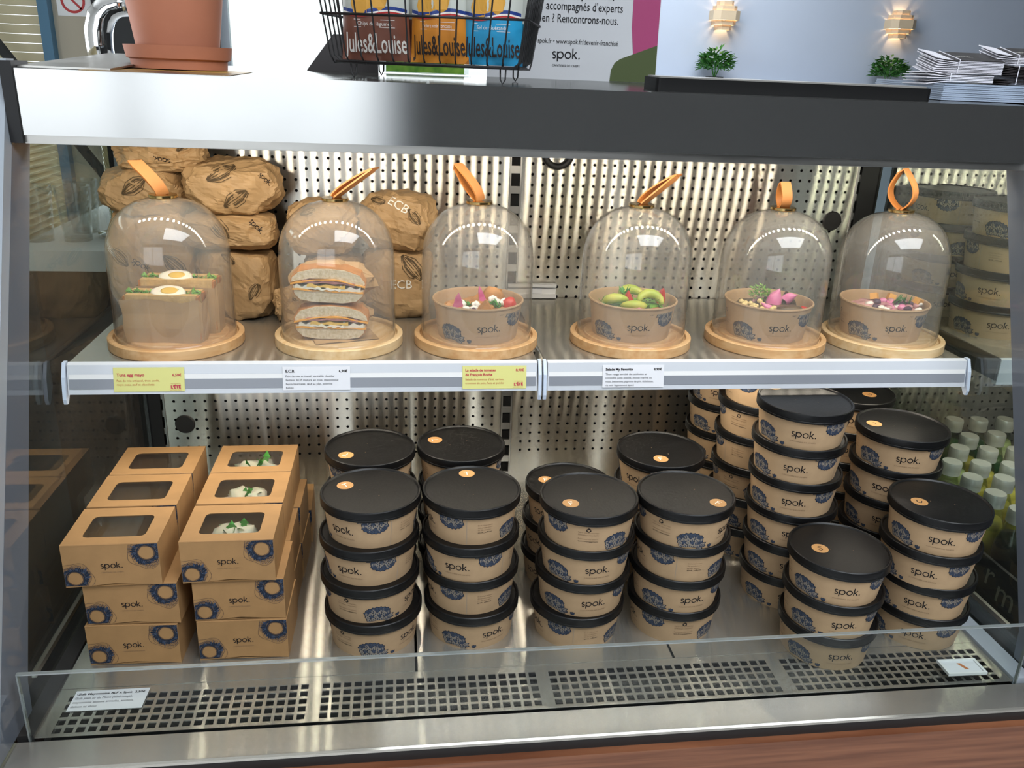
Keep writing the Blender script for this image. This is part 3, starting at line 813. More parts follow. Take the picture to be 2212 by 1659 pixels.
lidp = [(RT + .0006, LT - .0155), (.0742, LT - .0155), (.0748, LT - .0145), (.0748, LT - .0125), (.0744, LT - .0118), (.0750, LT - .0108), (.0750, LT - .003), (.0745, LT - .001), (.0733, LT), (.0718, LT - .0002), (.0706, LT - .0015), (.0700, LT - .0025), (0, LT - .0025)]
lb = MB().lathe(lidp, 64)
for x, y in ((-.012, .016), (.016, -.004)): lb.lathe([(.0009, LT - .0023), (0, LT - .0023)], 8, 1, T=Matrix.Translation((x, y, 0)))
_o = lb.build('lid', ['lid', 'ink_soft'], None, True, angle=.45); ME_LID = _o.data; bpy.data.objects.remove(_o)
_o = MB().lathe([(.0125, .0), (.0125, .0003), (0, .0003)], 28).build('sticker', 'sticker'); ME_STK = _o.data; bpy.data.objects.remove(_o)
GLY = {'T': [[(-.5, .6), (.5, .6)], [(0, .6), (0, -.7)]], 'F': [[(-.3, -.7), (-.3, .6), (.5, .6)], [(-.3, 0), (.3, 0)]],
       'S': [[(.45, .55), (-.1, .7), (-.4, .35), (.3, -.1), (.3, -.5), (-.1, -.75), (-.5, -.5)]], 'U': [[(-.45, .5), (-.45, -.2), (-.1, -.6), (.35, -.45), (.5, .4)]], '7': [[(-.4, .3), (.35, .45), (.1, -.5)]]}
ME_GLY = {}
for g, ls in GLY.items():
    for col in ('white_ink', 'ink'):
        mb = MB()
        for l in ls:
            for q in stroke([(x * .0078, y * .0078) for x, y in l], .0013): mb.add([(x, y, .0005) for x, y in q], [(0, 1, 2, 3)])
        _o = mb.build('letter', col); ME_GLY[g, col] = _o.data; bpy.data.objects.remove(_o)

LEV = {3: ['top', 'middle', 'bottom'], 4: ['top', 'second down', 'third down', 'bottom'], 5: ['top', 'second down', 'third down', 'fourth down', 'bottom'], 6: ['top', 'second down', 'third down', 'fourth down', 'fifth down', 'bottom']}
def view_az(x, y): return math.atan2(CAM.y - y, CAM.x - x)
def stack(desc, pos, facing, group, z0=0.0, sticker=None, ph=PH):
    """pos and facing listed from the top bowl down"""
    n = len(pos)
    for i, ((x, y), fc) in enumerate(zip(pos, facing)):
        z = z0 + (n - 1 - i) * ph
        rz = view_az(x, y) - math.radians(fc)
        t = thing('salad_bowl', 'lidded kraft bowl, %s, %s' % (LEV[n][i], desc), 'salad bowl', (x, y, z), rz, group)
        put('cup_body', ME_CUP, t); put('print', ME_PRINT, t); ld = put('lid', ME_LID, t)
        if i == 0 and sticker:
            dx, dy, g, col, ga = sticker
            s = put('sticker', ME_STK, ld); ca, sa = math.cos(-rz), math.sin(-rz)
            s.location = (dx * ca - dy * sa, dx * sa + dy * ca, LT - .0025); s.rotation_euler = (0, 0, ga - rz)
            tag(s, 'round kraft sticker with a handwritten letter')
            put('letter', ME_GLY[g, col], ld, (s.location[0], s.location[1], LT - .0025), ga - rz)
G1 = 'lidded bowls on the lower deck'
def col4(x, y, d): return [(x + a, y + b) for a, b in d]
stack('front T stack nearest the window boxes', [(-.151, .137), (-.154, .131), (-.154, .125), (-.150, .122)], [91, 79, 349, 1], G1, sticker=(-.039, .019, 'T', 'white_ink', .5))
stack('second front T stack from the window boxes', [(.001, .137), (.000, .131), (.002, .135), (.004, .131)], [120, 68, 119, 20], G1, sticker=(-.004, .050, 'T', 'white_ink', 0))
stack('back T stack nearest the window boxes', [(-.157, .291), (-.155, .285), (-.156, .288), (-.156, .288)], [150, 130, 110, 90], G1, sticker=(-.038, -.028, 'T', 'white_ink', 2.6))
stack('second back T stack from the window boxes', [(-.004, .300), (-.002, .294), (-.003, .298), (-.003, .296)], [200, 185, 190, 170], G1, sticker=(-.044, .017, 'T', 'white_ink', 1.7))
stack('left front stack marked F', [(.177, .106), (.178, .112), (.177, .116), (.172, .116)], [315, 33, 33, 115], G1, sticker=(-.033, -.024, 'F', 'white_ink', .25))
stack('right front stack marked F', [(.329, .105), (.3315, .110), (.3325, .114), (.334, .120)], [344, 116, 26, 298], G1, sticker=(.039, -.034, 'F', 'white_ink', -.75))
stack('low stack behind the left front F stack', [(.180, .265), (.178, .270), (.178, .272)], [90, 100, 95], G1, sticker=(-.039, .012, 'F', 'white_ink', 0))
stack('stack behind the right front F stack', [(.336, .262), (.338, .270), (.338, .270), (.339, .272)], [86, 75, 80, 90], G1, sticker=(-.011, -.036, 'F', 'white_ink', .15))
stack('three-high front stack marked S', [(.553, .031), (.556, .034), (.560, .038)], [32, 28, 25], G1, sticker=(-.031, 0, 'S', 'ink', -.1))
stack('front stack marked U by the right glass', [(.722, .058), (.7215, .060), (.731, .066), (.737, .072)], [39, 49, 52, 48], G1, sticker=(-.035, 0, 'U', 'ink', -.4))
stack('tall six-high stack marked S', [(.540, .184), (.541, .186), (.545, .188), (.549, .191), (.552, .190), (.555, .191)], [46, 49, 46, 40, 38, 35], G1, sticker=(-.029, .058, 'S', 'ink', 0))
stack('five-high stack behind the front U stack', [(.738, .212), (.741, .217), (.744, .220), (.745, .222), (.746, .224)], [35, 58, 50, 48, 45], G1, sticker=(-.046, .010, '7', 'ink', .3))
stack('rearmost right stack by the corner post', [(.735, .375), (.737, .377), (.737, .377), (.738, .378), (.738, .378)], [40, 40, 40, 40, 40], G1, sticker=(.022, -.02, 'U', 'ink', .6))
stack('tall stack just behind the six-high S stack', [(.546, .352), (.545, .354), (.546, .356), (.547, .355), (.546, .354), (.546, .352)], [300, 345, 160, 345, 20, 25], G1)
stack('rearmost tall stack against the back panel', [(.546, .508), (.545, .510), (.546, .511), (.547, .510), (.546, .508), (.546, .508)], [60, 62, 38, 36, 35, 30], G1)
# bowls on the neighbouring shelf
stack('near stack beyond the right glass, upper shelf', [(1.000, .400), (.999, .402), (.998, .404), (.998, .404)], [200, 150, 60, 36], 'lidded bowls in the neighbouring bay', z0=ZS)
stack('far stack beyond the right glass, upper shelf', [(.976, .556), (.977, .556), (.976, .556), (.976, .556)], [100, 150, 200, 30], 'lidded bowls in the neighbouring bay', z0=ZS)

# ================================================================ WINDOW BOXES
BW, BD, BH = .129, .104, .0678
def rrect(x0, x1, y0, y1, r, n=4):
    return arc(x1 - r, y1 - r, r, 0, 90, n) + arc(x0 + r, y1 - r, r, 90, 180, n) + arc(x0 + r, y0 + r, r, 180, 270, n) + arc(x1 - r, y0 + r, r, 270, 360, n)
def box_body():
    mb = MB(); w, d, h = BW / 2, BD, BH; t = .0008
    # front with a slightly arched lower edge
    fr = [(-w, 0, 0), (-w * .5, 0, .0015), (0, 0, .0045), (w * .5, 0, .002), (w, 0, 0), (w, 0, h), (-w, 0, h)]
    mb.add(fr, [tuple(range(7))]); mb.add([(x, y + t, z) for x, y, z in fr], [tuple(range(7))[::-1]])
    mb.add([(-w, d, 0), (w, d, 0), (w, d, h), (-w, d, h)], [(0, 3, 2, 1)]); mb.add([(-w, d - t, 0), (w, d - t, 0), (w, d - t, h), (-w, d - t, h)], [(0, 1, 2, 3)])
    for s in (-1, 1):
        mb.add([(s * w, 0, 0), (s * w, d, 0), (s * w, d, h), (s * w, 0, h)], [(0, 1, 2, 3)]); mb.add([(s * (w - t), 0, 0), (s * (w - t), d, 0), (s * (w - t), d, h), (s * (w - t), 0, h)], [(0, 3, 2, 1)])
    mb.add([(-w, 0, .001), (w, 0, .001), (w, d, .001), (-w, d, .001)], [(0, 1, 2, 3)])
    # top frame: ring between the outer edge and the rounded opening
    inn = rrect(-.0425, .0425, .020, .080, .008); n = len(inn); q = n // 4
    out = [(w, d), (-w, d), (-w, 0), (w, 0)]
    for z in (h, h - t):
        vs = [(x, y, z) for x, y in inn] + [(x, y, z) for x, y in out]; fs = []
        for k in range(4):
            for i in range(k * q, k * q + q - 1): fs.append((i, i + 1, n + k))
            fs.append((k * q + q - 1, ((k + 1) * q) % n, n + (k + 1) % 4, n + k))
        mb.add(vs, fs)
    mb.add([(x, y, z) for z in (h, h - t) for x, y in inn], [(i, (i + 1) % n, n + (i + 1) % n, n + i) for i in range(n)])
    # tuck flap line
    mb.add([(-w + .001, -.0004, h - .0006), (w - .001, -.0004, h - .0006), (w - .001, .001, h + .0003), (-w + .001, .001, h + .0003)], [(0, 1, 2, 3)])
    return mb
def box_print():
    mb = MB(); w = BW / 2
    for cx, cz, r in ((.048, .053, .0265), (-.050, .015, .0255)):
        for poly, m, lay in ROS:
            pts = clip([(cx + x * r, cz + y * r) for x, y in poly], -w + .0005, w - .0005, .003, BH - .0008)
            if len(pts) > 2: mb.add([(x, -.0006 - lay * .0001, z) for x, z in pts], [tuple(range(len(pts)))], m)
    k = .0066
    for q in SPOK: mb.add([((x - 2.18) * k, -.0006, .030 + y * k) for x, y in q], [tuple(range(len(q)))], 2)
    put_text(mb, 'CANTINES DE CHEFS', lambda x, y: (x, -.0006, y), 0, .0225, .0022, 3, 'c', 0, width=.030)
    return mb
_o = box_body().build('carton', 'kraft_box'); ME_BOX = _o.data; bpy.data.objects.remove(_o)
_o = box_print().build('print', ['navy', 'blue_ink', 'ink', 'ink_soft']); ME_BPR = _o.data; bpy.data.objects.remove(_o)
_o = MB().box(-.046, .046, .016, .084, BH - .0014, BH - .0010).build('window', 'box_film'); ME_BWIN = _o.data; bpy.data.objects.remove(_o)
_o = MB().lathe([(0, .0012), (.040, .0012), (.046, .022), (.044, .022), (.038, .003), (0, .003)], 28, sy=.9).build('dish', 'clear_plastic', None, True); ME_DISH = _o.data; bpy.data.objects.remove(_o)
def lump(rx, ry, rz_, seed, amp=.25, sub=2, flat=0.0, freq=2.2):
    bm = bmesh.new(); bmesh.ops.create_icosphere(bm, subdivisions=sub, radius=1)
    for v in bm.verts:
        n = 1 + amp * noise.noise(v.co * freq + Vector((seed * 7.1, seed * 3.3, seed)))
        v.co = Vector((v.co.x * rx * n, v.co.y * ry * n, max(v.co.z, -1 + flat) * rz_ * n))
    mb = MB(); bm.verts.ensure_lookup_table()
    mb.add([v.co[:] for v in bm.verts], [[v.index for v in f.verts] for f in bm.faces]); bm.free()
    return mb
def leafy(n, L_, w, seed, curl=.3):
    """parsley-like leaf with lobes"""
    rnd = random.Random(seed); mb = MB()
    for k in range(n):
        a = rnd.uniform(0, 2 * PI); t = rnd.uniform(.2, .9); d = Vector((math.cos(a) * math.cos(t), math.sin(a) * math.cos(t), math.sin(t)))
        s = d.cross(Vector((0, 0, 1))).normalized(); u = s.cross(d); ll = L_ * rnd.uniform(.6, 1.1)
        pts = [(0, 0), (.3, .28), (.42, .2), (.55, .42), (.68, .26), (1, 0), (.68, -.26), (.55, -.42), (.42, -.2), (.3, -.28)]
        mb.add([d * x * ll + s * y * w + u * curl * ll * (x * x - abs(y) * .4) for x, y in pts], [(0, 1, 2, 3, 4, 5, 6, 7, 8, 9)])
    return mb
def make_box(x, y, z, rz, label, group, filled=None):
    t = thing('takeaway_box', label, 'box', (x, y, z), rz, group)
    put('carton', ME_BOX, t); put('print', ME_BPR, t); tag(put('window', ME_BWIN, t), 'clear film window')
    if filled is not None:
        e = thing('egg_mayonnaise', filled[0], 'egg dish', (x - math.sin(rz) * .05, y + math.cos(rz) * .05, z), rz, 'egg mayonnaise in the window boxes')
        put('dish', ME_DISH, e)
        kind, sd = filled[1], filled[2]
        if kind == 'mayo':
            lump(.039, .031, .026, sd, .45, 3, 0, 3).build('mayonnaise', 'egg_white', e, True, loc=(0, 0, .036))
            leafy(3, .026, .02, sd).build('herb', 'herb', e, loc=(-.002, -.012, .055)); leafy(2, .022, .018, sd + 5).build('herb', 'herb', e, loc=(.014, .004, .056))
        else:
            lump(.024, .019, .016, sd, .2, 2).build('egg', 'egg_white', e, True, loc=(-.006, -.016, .026))
            lump(.016, .014, .012, sd + 1, .3, 2).build('filling', 'toast', e, True, loc=(.022, -.014, .022))
            leafy(5, .018, .014, sd).build('herb', 'herb', e, loc=(.010, .004, .028))
rnd = random.Random(2)
COLN = ('left column', 'right column'); ROWN = ('front row', 'middle row', 'back row'); LVN = ('bottom box', 'middle box', 'top box')
for c_ in range(2):
    for r_i in range(3):
        for l_ in range(3):
            x = (-.502, -.347)[c_] + (.003, .0, .004)[r_i] * (1 if l_ < 2 else 0) + ((.004, .009, -.006)[l_] if c_ == 0 else (.004, .003, -.004)[l_])
            y = .070 + r_i * .107 + (0, .002, -.003)[l_] * (1 if r_i == 0 else .3)
            rz = math.radians((-2, -1.5, .5)[l_] if c_ == 0 else (-1, -.5, 0)[l_])
            fl = None
            if l_ == 2: fl = ('egg with %s inside the top window box, %s, %s' % ('white mayonnaise and green leaves' if c_ else 'herbs', COLN[c_], ROWN[r_i]), 'mayo' if c_ else 'egg', c_ * 3 + r_i)
            make_box(x, y, l_ * (BH + .0008), rz, 'kraft box with a window lid, %s of the %s, %s' % (LVN[l_], COLN[c_], ROWN[r_i]), 'kraft window boxes', fl)
make_box(-.335, .395, 0, .05, 'lone low kraft box behind the right column of window boxes', 'kraft window boxes')

# ================================================================ GLASS DOMES
DZ = ZS + .0175
DX = [(-.458, .336), (-.204, .338), (.020, .336), (.284, .336), (.525, .335), (.742, .331)]
NTH = ('first', 'second', 'third', 'fourth', 'fifth', 'sixth')
_o = MB().lathe([(0, .0175), (.0775, .0175), (.079, .0165), (.080, .0135), (.0925, .0135), (.0935, .0165), (.0945, .0175), (.1010, .0175), (.1025, .016), (.1025, .0015), (.1015, 0), (0, 0)], 72).build('wood', 'wood_base', None, True, angle=.4)
ME_BASE = _o.data; bpy.data.objects.remove(_o)
def domeprof(R, h0, h1, r1):
    p = [(R, 0), (R + .0005, .01), (R, .05), (R, h0)]
    for i in range(1, 13):
        t = i / 13; p.append((R * (1 - t ** 2.4) ** (1 / 2.4), h0 + (h1 - h0) * t))
    p.append((r1, h1 - .0012)); p.append((r1 * .6, h1))
    return p
po = domeprof(.0905, .118, .2155, .022)
pi2 = [(max(r - .002, .001), min(z, .2135) if z > .1 else z) for r, z in po][::-1]
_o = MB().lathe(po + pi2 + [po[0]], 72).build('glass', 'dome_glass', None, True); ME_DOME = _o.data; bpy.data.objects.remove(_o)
_o = MB().lathe([(0, .2150), (.020, .2150), (.0208, .2158), (.0208, .2190), (.020, .2198), (.0, .2198)], 40).build('brass_disc', 'brass', None, True, angle=.5); ME_DISC = _o.data; bpy.data.objects.remove(_o)
def ribbon(path, wd, width, th, mats):
    mb = MB(); n = len(path); P = [Vector(p) for p in path]; vs = []; fs = []; mi = []
    for i, p in enumerate(P):
        d = (P[min(i + 1, n - 1)] - P[max(i - 1, 0)]).normalized(); w = wd - d * wd.dot(d); w.normalize(); nn = d.cross(w) * th / 2; w = w * width / 2
        vs += [p + w + nn, p - w + nn, p - w - nn, p + w - nn]
    for i in range(n - 1):
        a, b = i * 4, i * 4 + 4
        for k in range(4): mb_f = (a + k, a + (k + 1) % 4, b + (k + 1) % 4, b + k); fs.append(mb_f); mi.append(1 if k == 2 else 0)
    fs += [(0, 1, 2, 3), (n * 4 - 4, n * 4 - 1, n * 4 - 2, n * 4 - 3)]; mi += [0, 0]
    mb.add(vs, fs); mb.m = mi
    return mb
def strap(dx, dz, phi, b, bend, parent):
    w = Vector((math.cos(phi), math.sin(phi), 0)); e = Vector((math.sin(phi), -math.cos(phi), 0))
    pts = []
    N = 12
    for i in range(N + 1):
        t = i / N; pts.append(Vector((dx * t ** bend, 0, dz * t)) + e * b * math.sin(PI * t ** .8) )
    for i in range(N - 1, -1, -1):
        t = i / N; pts.append(Vector((dx * t ** bend, 0, dz * t)) - e * b * math.sin(PI * t ** .8))
    pts = [p + Vector((0, 0, .2195)) + e * .002 * (1 if i <= N else -1) for i, p in enumerate(pts)]
    return ribbon(pts, w, .018, .0024, None).build('leather_strap', ['leather', 'leather_in'], parent, True, angle=.6)
STR = [(-.036, .048, .45, .006, 1.3), (.062, .046, 1.0, .0045, 1.25), (-.036, .056, .75, .007, 1.1), (.056, .048, .7, .005, 1.3), (-.004, .040, .1, .008, 1.0), (-.006, .066, .62, .019, 1.0)]
BINF = ('with a halved egg sandwich', 'with a stacked bun sandwich', 'with a tomato and feta salad', 'with an avocado salad', 'with a pink onion salad', 'with a mauve grain salad')
for i, (x, y) in enumerate(DX):
    b = thing('wooden_base', 'round wooden base of the %s dome from the left, %s' % (NTH[i], BINF[i]), 'wooden base', (x, y, ZS), (.4, 1.1, 2.0, .9, 2.6, .2)[i], 'wooden dome bases')
    o = put('disc', ME_BASE, b)
    if i in (1, 5):
        o.data = ME_BASE.copy(); o.data.materials[0] = MATS['wood_base_pale']
    d = thing('glass_dome', '%s glass dome from the left, %s' % (NTH[i], ('strap leaning left over wrapped sandwiches', 'strap bent to the right', 'strap bent to the left', 'dark strap bent to the right', 'short upright strap', 'tall open strap loop')[i]), 'glass dome', (x, y, ZS + .0137), 0, 'glass domes with leather straps')
    if i == 5: d.rotation_euler = (0, math.radians(-2.0), 0); d.location = (x - .002, y, ZS + .0150)
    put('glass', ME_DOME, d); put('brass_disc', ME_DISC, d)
    strap(*STR[i], d)

# ---- halved egg sandwich
def egg_half(x, y, z, w, d, h, label, ex):
    t = thing('egg_sandwich', label, 'sandwich', (x, y, z), math.radians(-3), 'egg sandwich halves under the first dome')
    mb = MB(); N = 14; rr = random.Random(int(abs(x) * 1000))
    ring = []
    for k in range(N):
        u = k / N
        per = [(-w / 2, -d / 2), (-w / 6, -d / 2 - .001), (0.004, -d / 2 + .001), (w / 4, -d / 2 - .001), (w / 2 - .004, -d / 2), (w / 2, -d / 2 + .006), (w / 2 + .001, 0), (w / 2, d / 2 - .004), (w / 3, d / 2), (0, d / 2 + .001), (-w / 3, d / 2), (-w / 2, d / 2 - .002), (-w / 2 - .001, d / 6), (-w / 2, -d / 4)]
        ring.append(per[k])
    vs = []
    for zz, s in ((0, .97), (h * .3, 1.0), (h * .6, 1.0), (h * .86, 1.02)):
        vs += [(a * s + rr.uniform(-.0012, .0012), b * s + rr.uniform(-.001, .001), zz + (rr.uniform(-.003, .004) if zz > h * .8 else 0) + (.006 if zz > h * .8 and b > 0 else 0)) for a, b in ring]
    fs = [(r * N + i, r * N + (i + 1) % N, (r + 1) * N + (i + 1) % N, (r + 1) * N + i) for r in range(3) for i in range(N)] + [tuple(range(N))]
    mb.add(vs, fs); mb.build('paper_wrap', 'kraft_wrap', t)
    bd = d * .27
    for s in (-1, 1):
        MB().box(-w / 2 + .006, w / 2 - .006, s * d * .33 - bd / 2, s * d * .33 + bd / 2, .006, h - .002).build('bread_slice', 'toast', t)
        MB().box(w / 2 - .0065, w / 2 - .003, s * d * .33 - bd / 2, s * d * .33 + bd / 2, .006, h - .004).box(-w / 2 + .003, -w / 2 + .0065, s * d * .33 - bd / 2, s * d * .33 + bd / 2, .006, h - .004).build('crust', 'crust', t)
    lm = MB(); r2 = random.Random(5)
    for k in range(22):
        xx = -w / 2 + .006 + (w - .012) * k / 21; a = leafy(2, .017, .015, 40 + k)
        lm.add([(p[0] * .8 + xx, p[1] * .5 + r2.uniform(-.003, .003), p[2] * .6 + h - .005) for p in a.v], a.f)
    lm.build('lettuce', 'lettuce', t)
    e = lump(.027, .0185, .016, 1, .05, 3).build('egg_white', 'egg_white', t, True, loc=(ex, -.002, h - .006)); 
    for v in e.data.vertices: v.co.z = min(v.co.z, .0085)
    e.rotation_euler = (.30, 0, 0)
    yk = MB().lathe([(.0125, .0080), (.0125, .0092), (.010, .0096), (0, .0097)], 24, sy=.72).build('yolk', 'yolk', e, True); yk.location = (.003, -.001, 0)
    return t
egg_half(-.461, .299, DZ, .116, .046, .076, 'front half of the egg sandwich in brown paper under the first dome', .006)
egg_half(-.449, .350, DZ, .120, .048, .088, 'rear half of the egg sandwich in brown paper under the first dome', -.006)

# ---- stacked bun sandwich halves, cut face to the front
def bun_half(x, y, z, label, flip, tilt):
    t = thing('bun_sandwich', label, 'sandwich', (x, y, z), 0, 'bun sandwich halves under the second dome')
    t.rotation_euler = (0, tilt, 0)
    W_ = .058; s = -1 if flip else 1
    top = [(-W_ * s, .030), (-W_ * .97 * s, .038), (-W_ * .80 * s, .047), (-W_ * .4 * s, .0535), (0, .055), (W_ * .45 * s, .0535), (W_ * .85 * s, .046), (W_ * 1.0 * s, .034), (W_ * .98 * s, .0265), (W_ * .5 * s, .034), (0, .0385), (-W_ * .5 * s, .0375)]
    bot = [(-W_ * .95 * s, .0265), (-W_ * .9 * s, .012), (-W_ * .75 * s, .003), (-W_ * .4 * s, 0), (W_ * .4 * s, 0), (W_ * .78 * s, .004), (W_ * .95 * s, .014), (W_ * .97 * s, .024), (W_ * .4 * s, .0195), (0, .0185), (-W_ * .5 * s, .0195)]
    for nm, pf, ins in (('top_bun', top, (0, .036)), ('bottom_bun', bot, (0, .012))):
        MB().prism(pf, .0015, .055, 'y').build(nm, 'bun', t)
        MB().prism([(ins[0] + (a - ins[0]) * .965, ins[1] + (b - ins[1]) * .94) for a, b in pf], 0, .004, 'y').build('crumb_face', 'crumb', t)
    def wav(z0, th, x0, x1, y0, m, nm, amp=.001, arch=0.0, ph=0.0):
        n = 14; P = [(x0 + (x1 - x0) * i / n) for i in range(n + 1)]
        zt = [z0 + amp * math.sin(i * 1.3 + ph) + arch * (1 - (2 * i / n - 1) ** 2) for i in range(n + 1)]
        MB().prism([(p, q) for p, q in zip(P, zt)] + [(p, q + th * (.7 + .3 * math.sin(k))) for k, (p, q) in reversed(list(enumerate(zip(P, zt))))], y0, .05, 'y').build(nm, m, t)
    wav(.0182, .0030, -W_ * .93, W_ * .93, -.0020, 'cheddar', 'cheddar_slice', .0008)
    wav(.0208, .0070, -W_ * .86, -W_ * .30, -.0012, 'egg_white', 'egg_white', .0006); wav(.0200, .0080, W_ * .28, W_ * .86, -.0012, 'egg_white', 'egg_white', .0006)
    wav(.0205, .0045, -W_ * .32, W_ * .34, -.0030, 'egg_white', 'egg_white', .0012)
    wav(.0242, .0055, -W_ * .55, W_ * .45, -.0020, 'yolk', 'yolk', .0008)
    wav(.0290, .0050, -W_ * .72, W_ * .70, -.0014, 'bacon', 'bacon', .0009, .0022); wav(.0262, .0028, -W_ * .98, W_ * .98, -.0026, 'cheddar', 'cheddar_slice', .0005, .0095, 2)
    pw = lump(.066, .028, .031, 3 + flip, .25, 3, .2, 3).build('paper_wrap', 'kraft_wrap', t, False, loc=(.006 * s, .047, .028))
    return t
bun_half(-.213, .287, DZ + .002, 'lower bun half with cheese, bacon and egg under the second dome', True, .02)
bun_half(-.217, .290, DZ + .0605, 'upper bun half with cheese, bacon and egg under the second dome', False, .05)
mb = MB(); rr = random.Random(3); G = 7
pg = [(-.05 + .10 * i / (G - 1), -.028 + .06 * j / (G - 1), .0008 + .0012 * abs(math.sin(i * 2.1 + j)) ) for j in range(G) for i in range(G)]
fs = [(j * G + i, j * G + i + 1, (j + 1) * G + i + 1, (j + 1) * G + i) for j in range(G - 1) for i in range(G - 1)]
mb.add(pg, fs); mb.add([(a, b, c - .0006) for a, b, c in pg], [f[::-1] for f in fs])
tag(mb.build('paper_sheet', 'kraft_wrap', None, loc=(-.195, .305, DZ), rz=.3), 'crumpled brown paper sheet under the stacked bun halves', 'paper')

# ---- open salad bowls
bowlp = [(0, .003), (.061, .003), (.0625, 0), (RB, 0), (RT + .0008, .0565), (.0738, .0570), (.0748, .0588), (.0740, .0606), (.0722, .0606), (.0712, .0590), (RT - .0005, .0555), (RB - .001, .006), (0, .006)]
_o = MB().lathe(bowlp, 64).build('cup_body', 'kraft', None, True, angle=.6); ME_OPEN = _o.data; bpy.data.objects.remove(_o)
BP = [(.021, .327, 36), (.283, .335, 40), (.522, .331, 30), (.734, .330, 28)]
BN = ('third', 'fourth', 'fifth', 'sixth')
for k, (x, y, fc) in enumerate(BP):
    t = thing('salad_bowl', 'open kraft salad bowl under the %s dome, %s' % (BN[k], BINF[k + 2]), 'salad bowl', (x, y, DZ + .0002), view_az(x, y) - math.radians(fc), 'open bowls under the domes')
    put('cup_body', ME_OPEN, t); put('print', ME_PRINT, t)
    base = lump(.0585, .0585, .012, 11 + k, .3, 3, .3, 6)
    base.build('salad_bed', ('crouton', 'lettuce', 'aubergine', 'beet')[k], t, False, loc=(0, 0, .042))
def item(name, mbuild, m, bowl, dx, dy, dz, label, cat, group=None, rot_=(0, 0, 0), smooth=True):
    x, y, _ = BP[bowl]
    o = mbuild.build(name, m, None, smooth, loc=(x + dx, y + dy, DZ + dz + .005)); o.rotation_euler = rot_
    return tag(o, label, cat, group)
def wedge(w, d, h): return MB().add([(-w, -d, 0), (w, -d, 0), (w * .9, d, 0), (-w * .8, d, 0), (-w * .1, -d * .2, h), (w * .2, d * .4, h * .9)], [(0, 3, 2, 1), (0, 1, 4), (1, 2, 5, 4), (2, 3, 5), (3, 0, 4, 5)])
def sliver(w, h, t=.002):
    pts = [(-.5 * w, 0), (-.55 * w, .35 * h), (-.3 * w, .8 * h), (0, h), (.25 * w, .75 * h), (.5 * w, .3 * h), (.45 * w, 0)]
    return MB().prism(pts, -t / 2, t / 2, 'y')
rr = random.Random(21)
# third bowl
item('crouton', wedge(.021, .012, .030), 'crouton', 0, .006, -.040, .036, 'golden crouton at the front of the tomato salad', 'crouton', None, (.2, 0, .3), False)
item('crouton', lump(.018, .012, .018, 4, .4), 'crouton', 0, .028, .022, .052, 'rounded golden crouton at the back of the tomato salad', 'crouton')
item('crouton', wedge(.016, .010, .018), 'crouton', 0, .004, .018, .045, 'small pointed crouton beside the rear pink radish', 'crouton', None, (0, .3, 1), False)
item('crouton', wedge(.020, .012, .012), 'crouton', 0, -.048, -.012, .040, 'flat crouton by the left rim of the tomato salad', 'crouton', None, (0, 0, .2), False)
item('radish_slice', sliver(.017, .036), 'radish', 0, -.034, -.022, .034, 'upright pink radish slice on the left of the tomato salad', 'radish', None, (.1, 0, .2), False)
item('radish_slice', sliver(.012, .040), 'radish', 0, .012, .002, .036, 'upright pink radish slice in the middle of the tomato salad', 'radish', None, (-.1, -.25, .2), False)
item('tomato_piece', lump(.012, .010, .014, 2, .2), 'tomato', 0, .050, -.012, .047, 'red tomato piece by the right rim of the tomato salad', 'tomato')
item('dark_leaf', wedge(.011, .006, .012), 'purple_leaf', 0, -.012, -.052, .042, 'dark purple leaf tip at the front of the tomato salad', 'leaf', None, (0, 0, 0), False)
for k in range(16):
    a = (-.014, -.026) if k < 8 else (.034, -.010)
    item('feta_crumb', lump(.0055 + .003 * rr.random(), .005, .005, k, .5, 1), 'feta', 0, a[0] + rr.uniform(-.016, .016), a[1] + rr.uniform(-.016, .016), .046 + rr.uniform(0, .008), 'white feta crumb scattered over the tomato salad', 'feta', 'feta crumbs on the tomato salad', (0, 0, 0), False)
for k in range(9):
    item('herb_sprig', leafy(4, .009, .008, 60 + k), 'herb', 0, (.034 if k > 2 else -.016) + rr.uniform(-.012, .012), -.020 + rr.uniform(-.016, .014), .047, 'chopped green herb on the tomato salad', 'herb', 'chopped herbs on the tomato salad', (0, 0, 0), False)
# fourth bowl
def avo(R, a0, a1, w, t):
    mb = MB(); n = 12
    pts = [(R * math.cos(math.radians(a0 + (a1 - a0) * i / n)), R * math.sin(math.radians(a0 + (a1 - a0) * i / n)), 0) for i in range(n + 1)]
    return mb.tube(pts, [max(.002, w * math.sin(PI * (i + .6) / (n + 1.2)) ** .5) for i in range(n + 1)], 8)
for k, (dx, dy, dz, r, lab) in enumerate(((.024, -.026, .049, (.9, .1, 0), 'curved avocado slice with sesame at the front right'), (-.026, -.006, .046, (.6, .4, 2.4), 'curved avocado slice with sesame at the left'), (.006, .020, .050, (.5, 0, .2), 'curved avocado slice at the back'), (-.008, -.022, .044, (.4, -.2, 3.4), 'avocado slice half under the pink fish'))):
    o = item('avocado_slice', avo(.021, 10, 170, .0085, 0), 'avocado', 1, dx, dy, dz, lab + ' of the avocado salad', 'avocado', None, r)
item('tomato_piece', wedge(.010, .008, .022), 'tomato', 1, -.010, -.004, .048, 'red tomato wedge in the middle of the avocado salad', 'tomato', None, (0, 0, .4), False)
item('tomato_piece', sliver(.013, .026, .008), 'tomato', 1, .050, .006, .044, 'upright red tomato slice by the right rim of the avocado salad', 'tomato', None, (0, .15, 0), False)
item('tuna_piece', wedge(.018, .010, .010), 'pink_onion', 1, -.003, -.050, .042, 'pink fish piece at the front of the avocado salad', 'fish', None, (0, 0, .2), False)
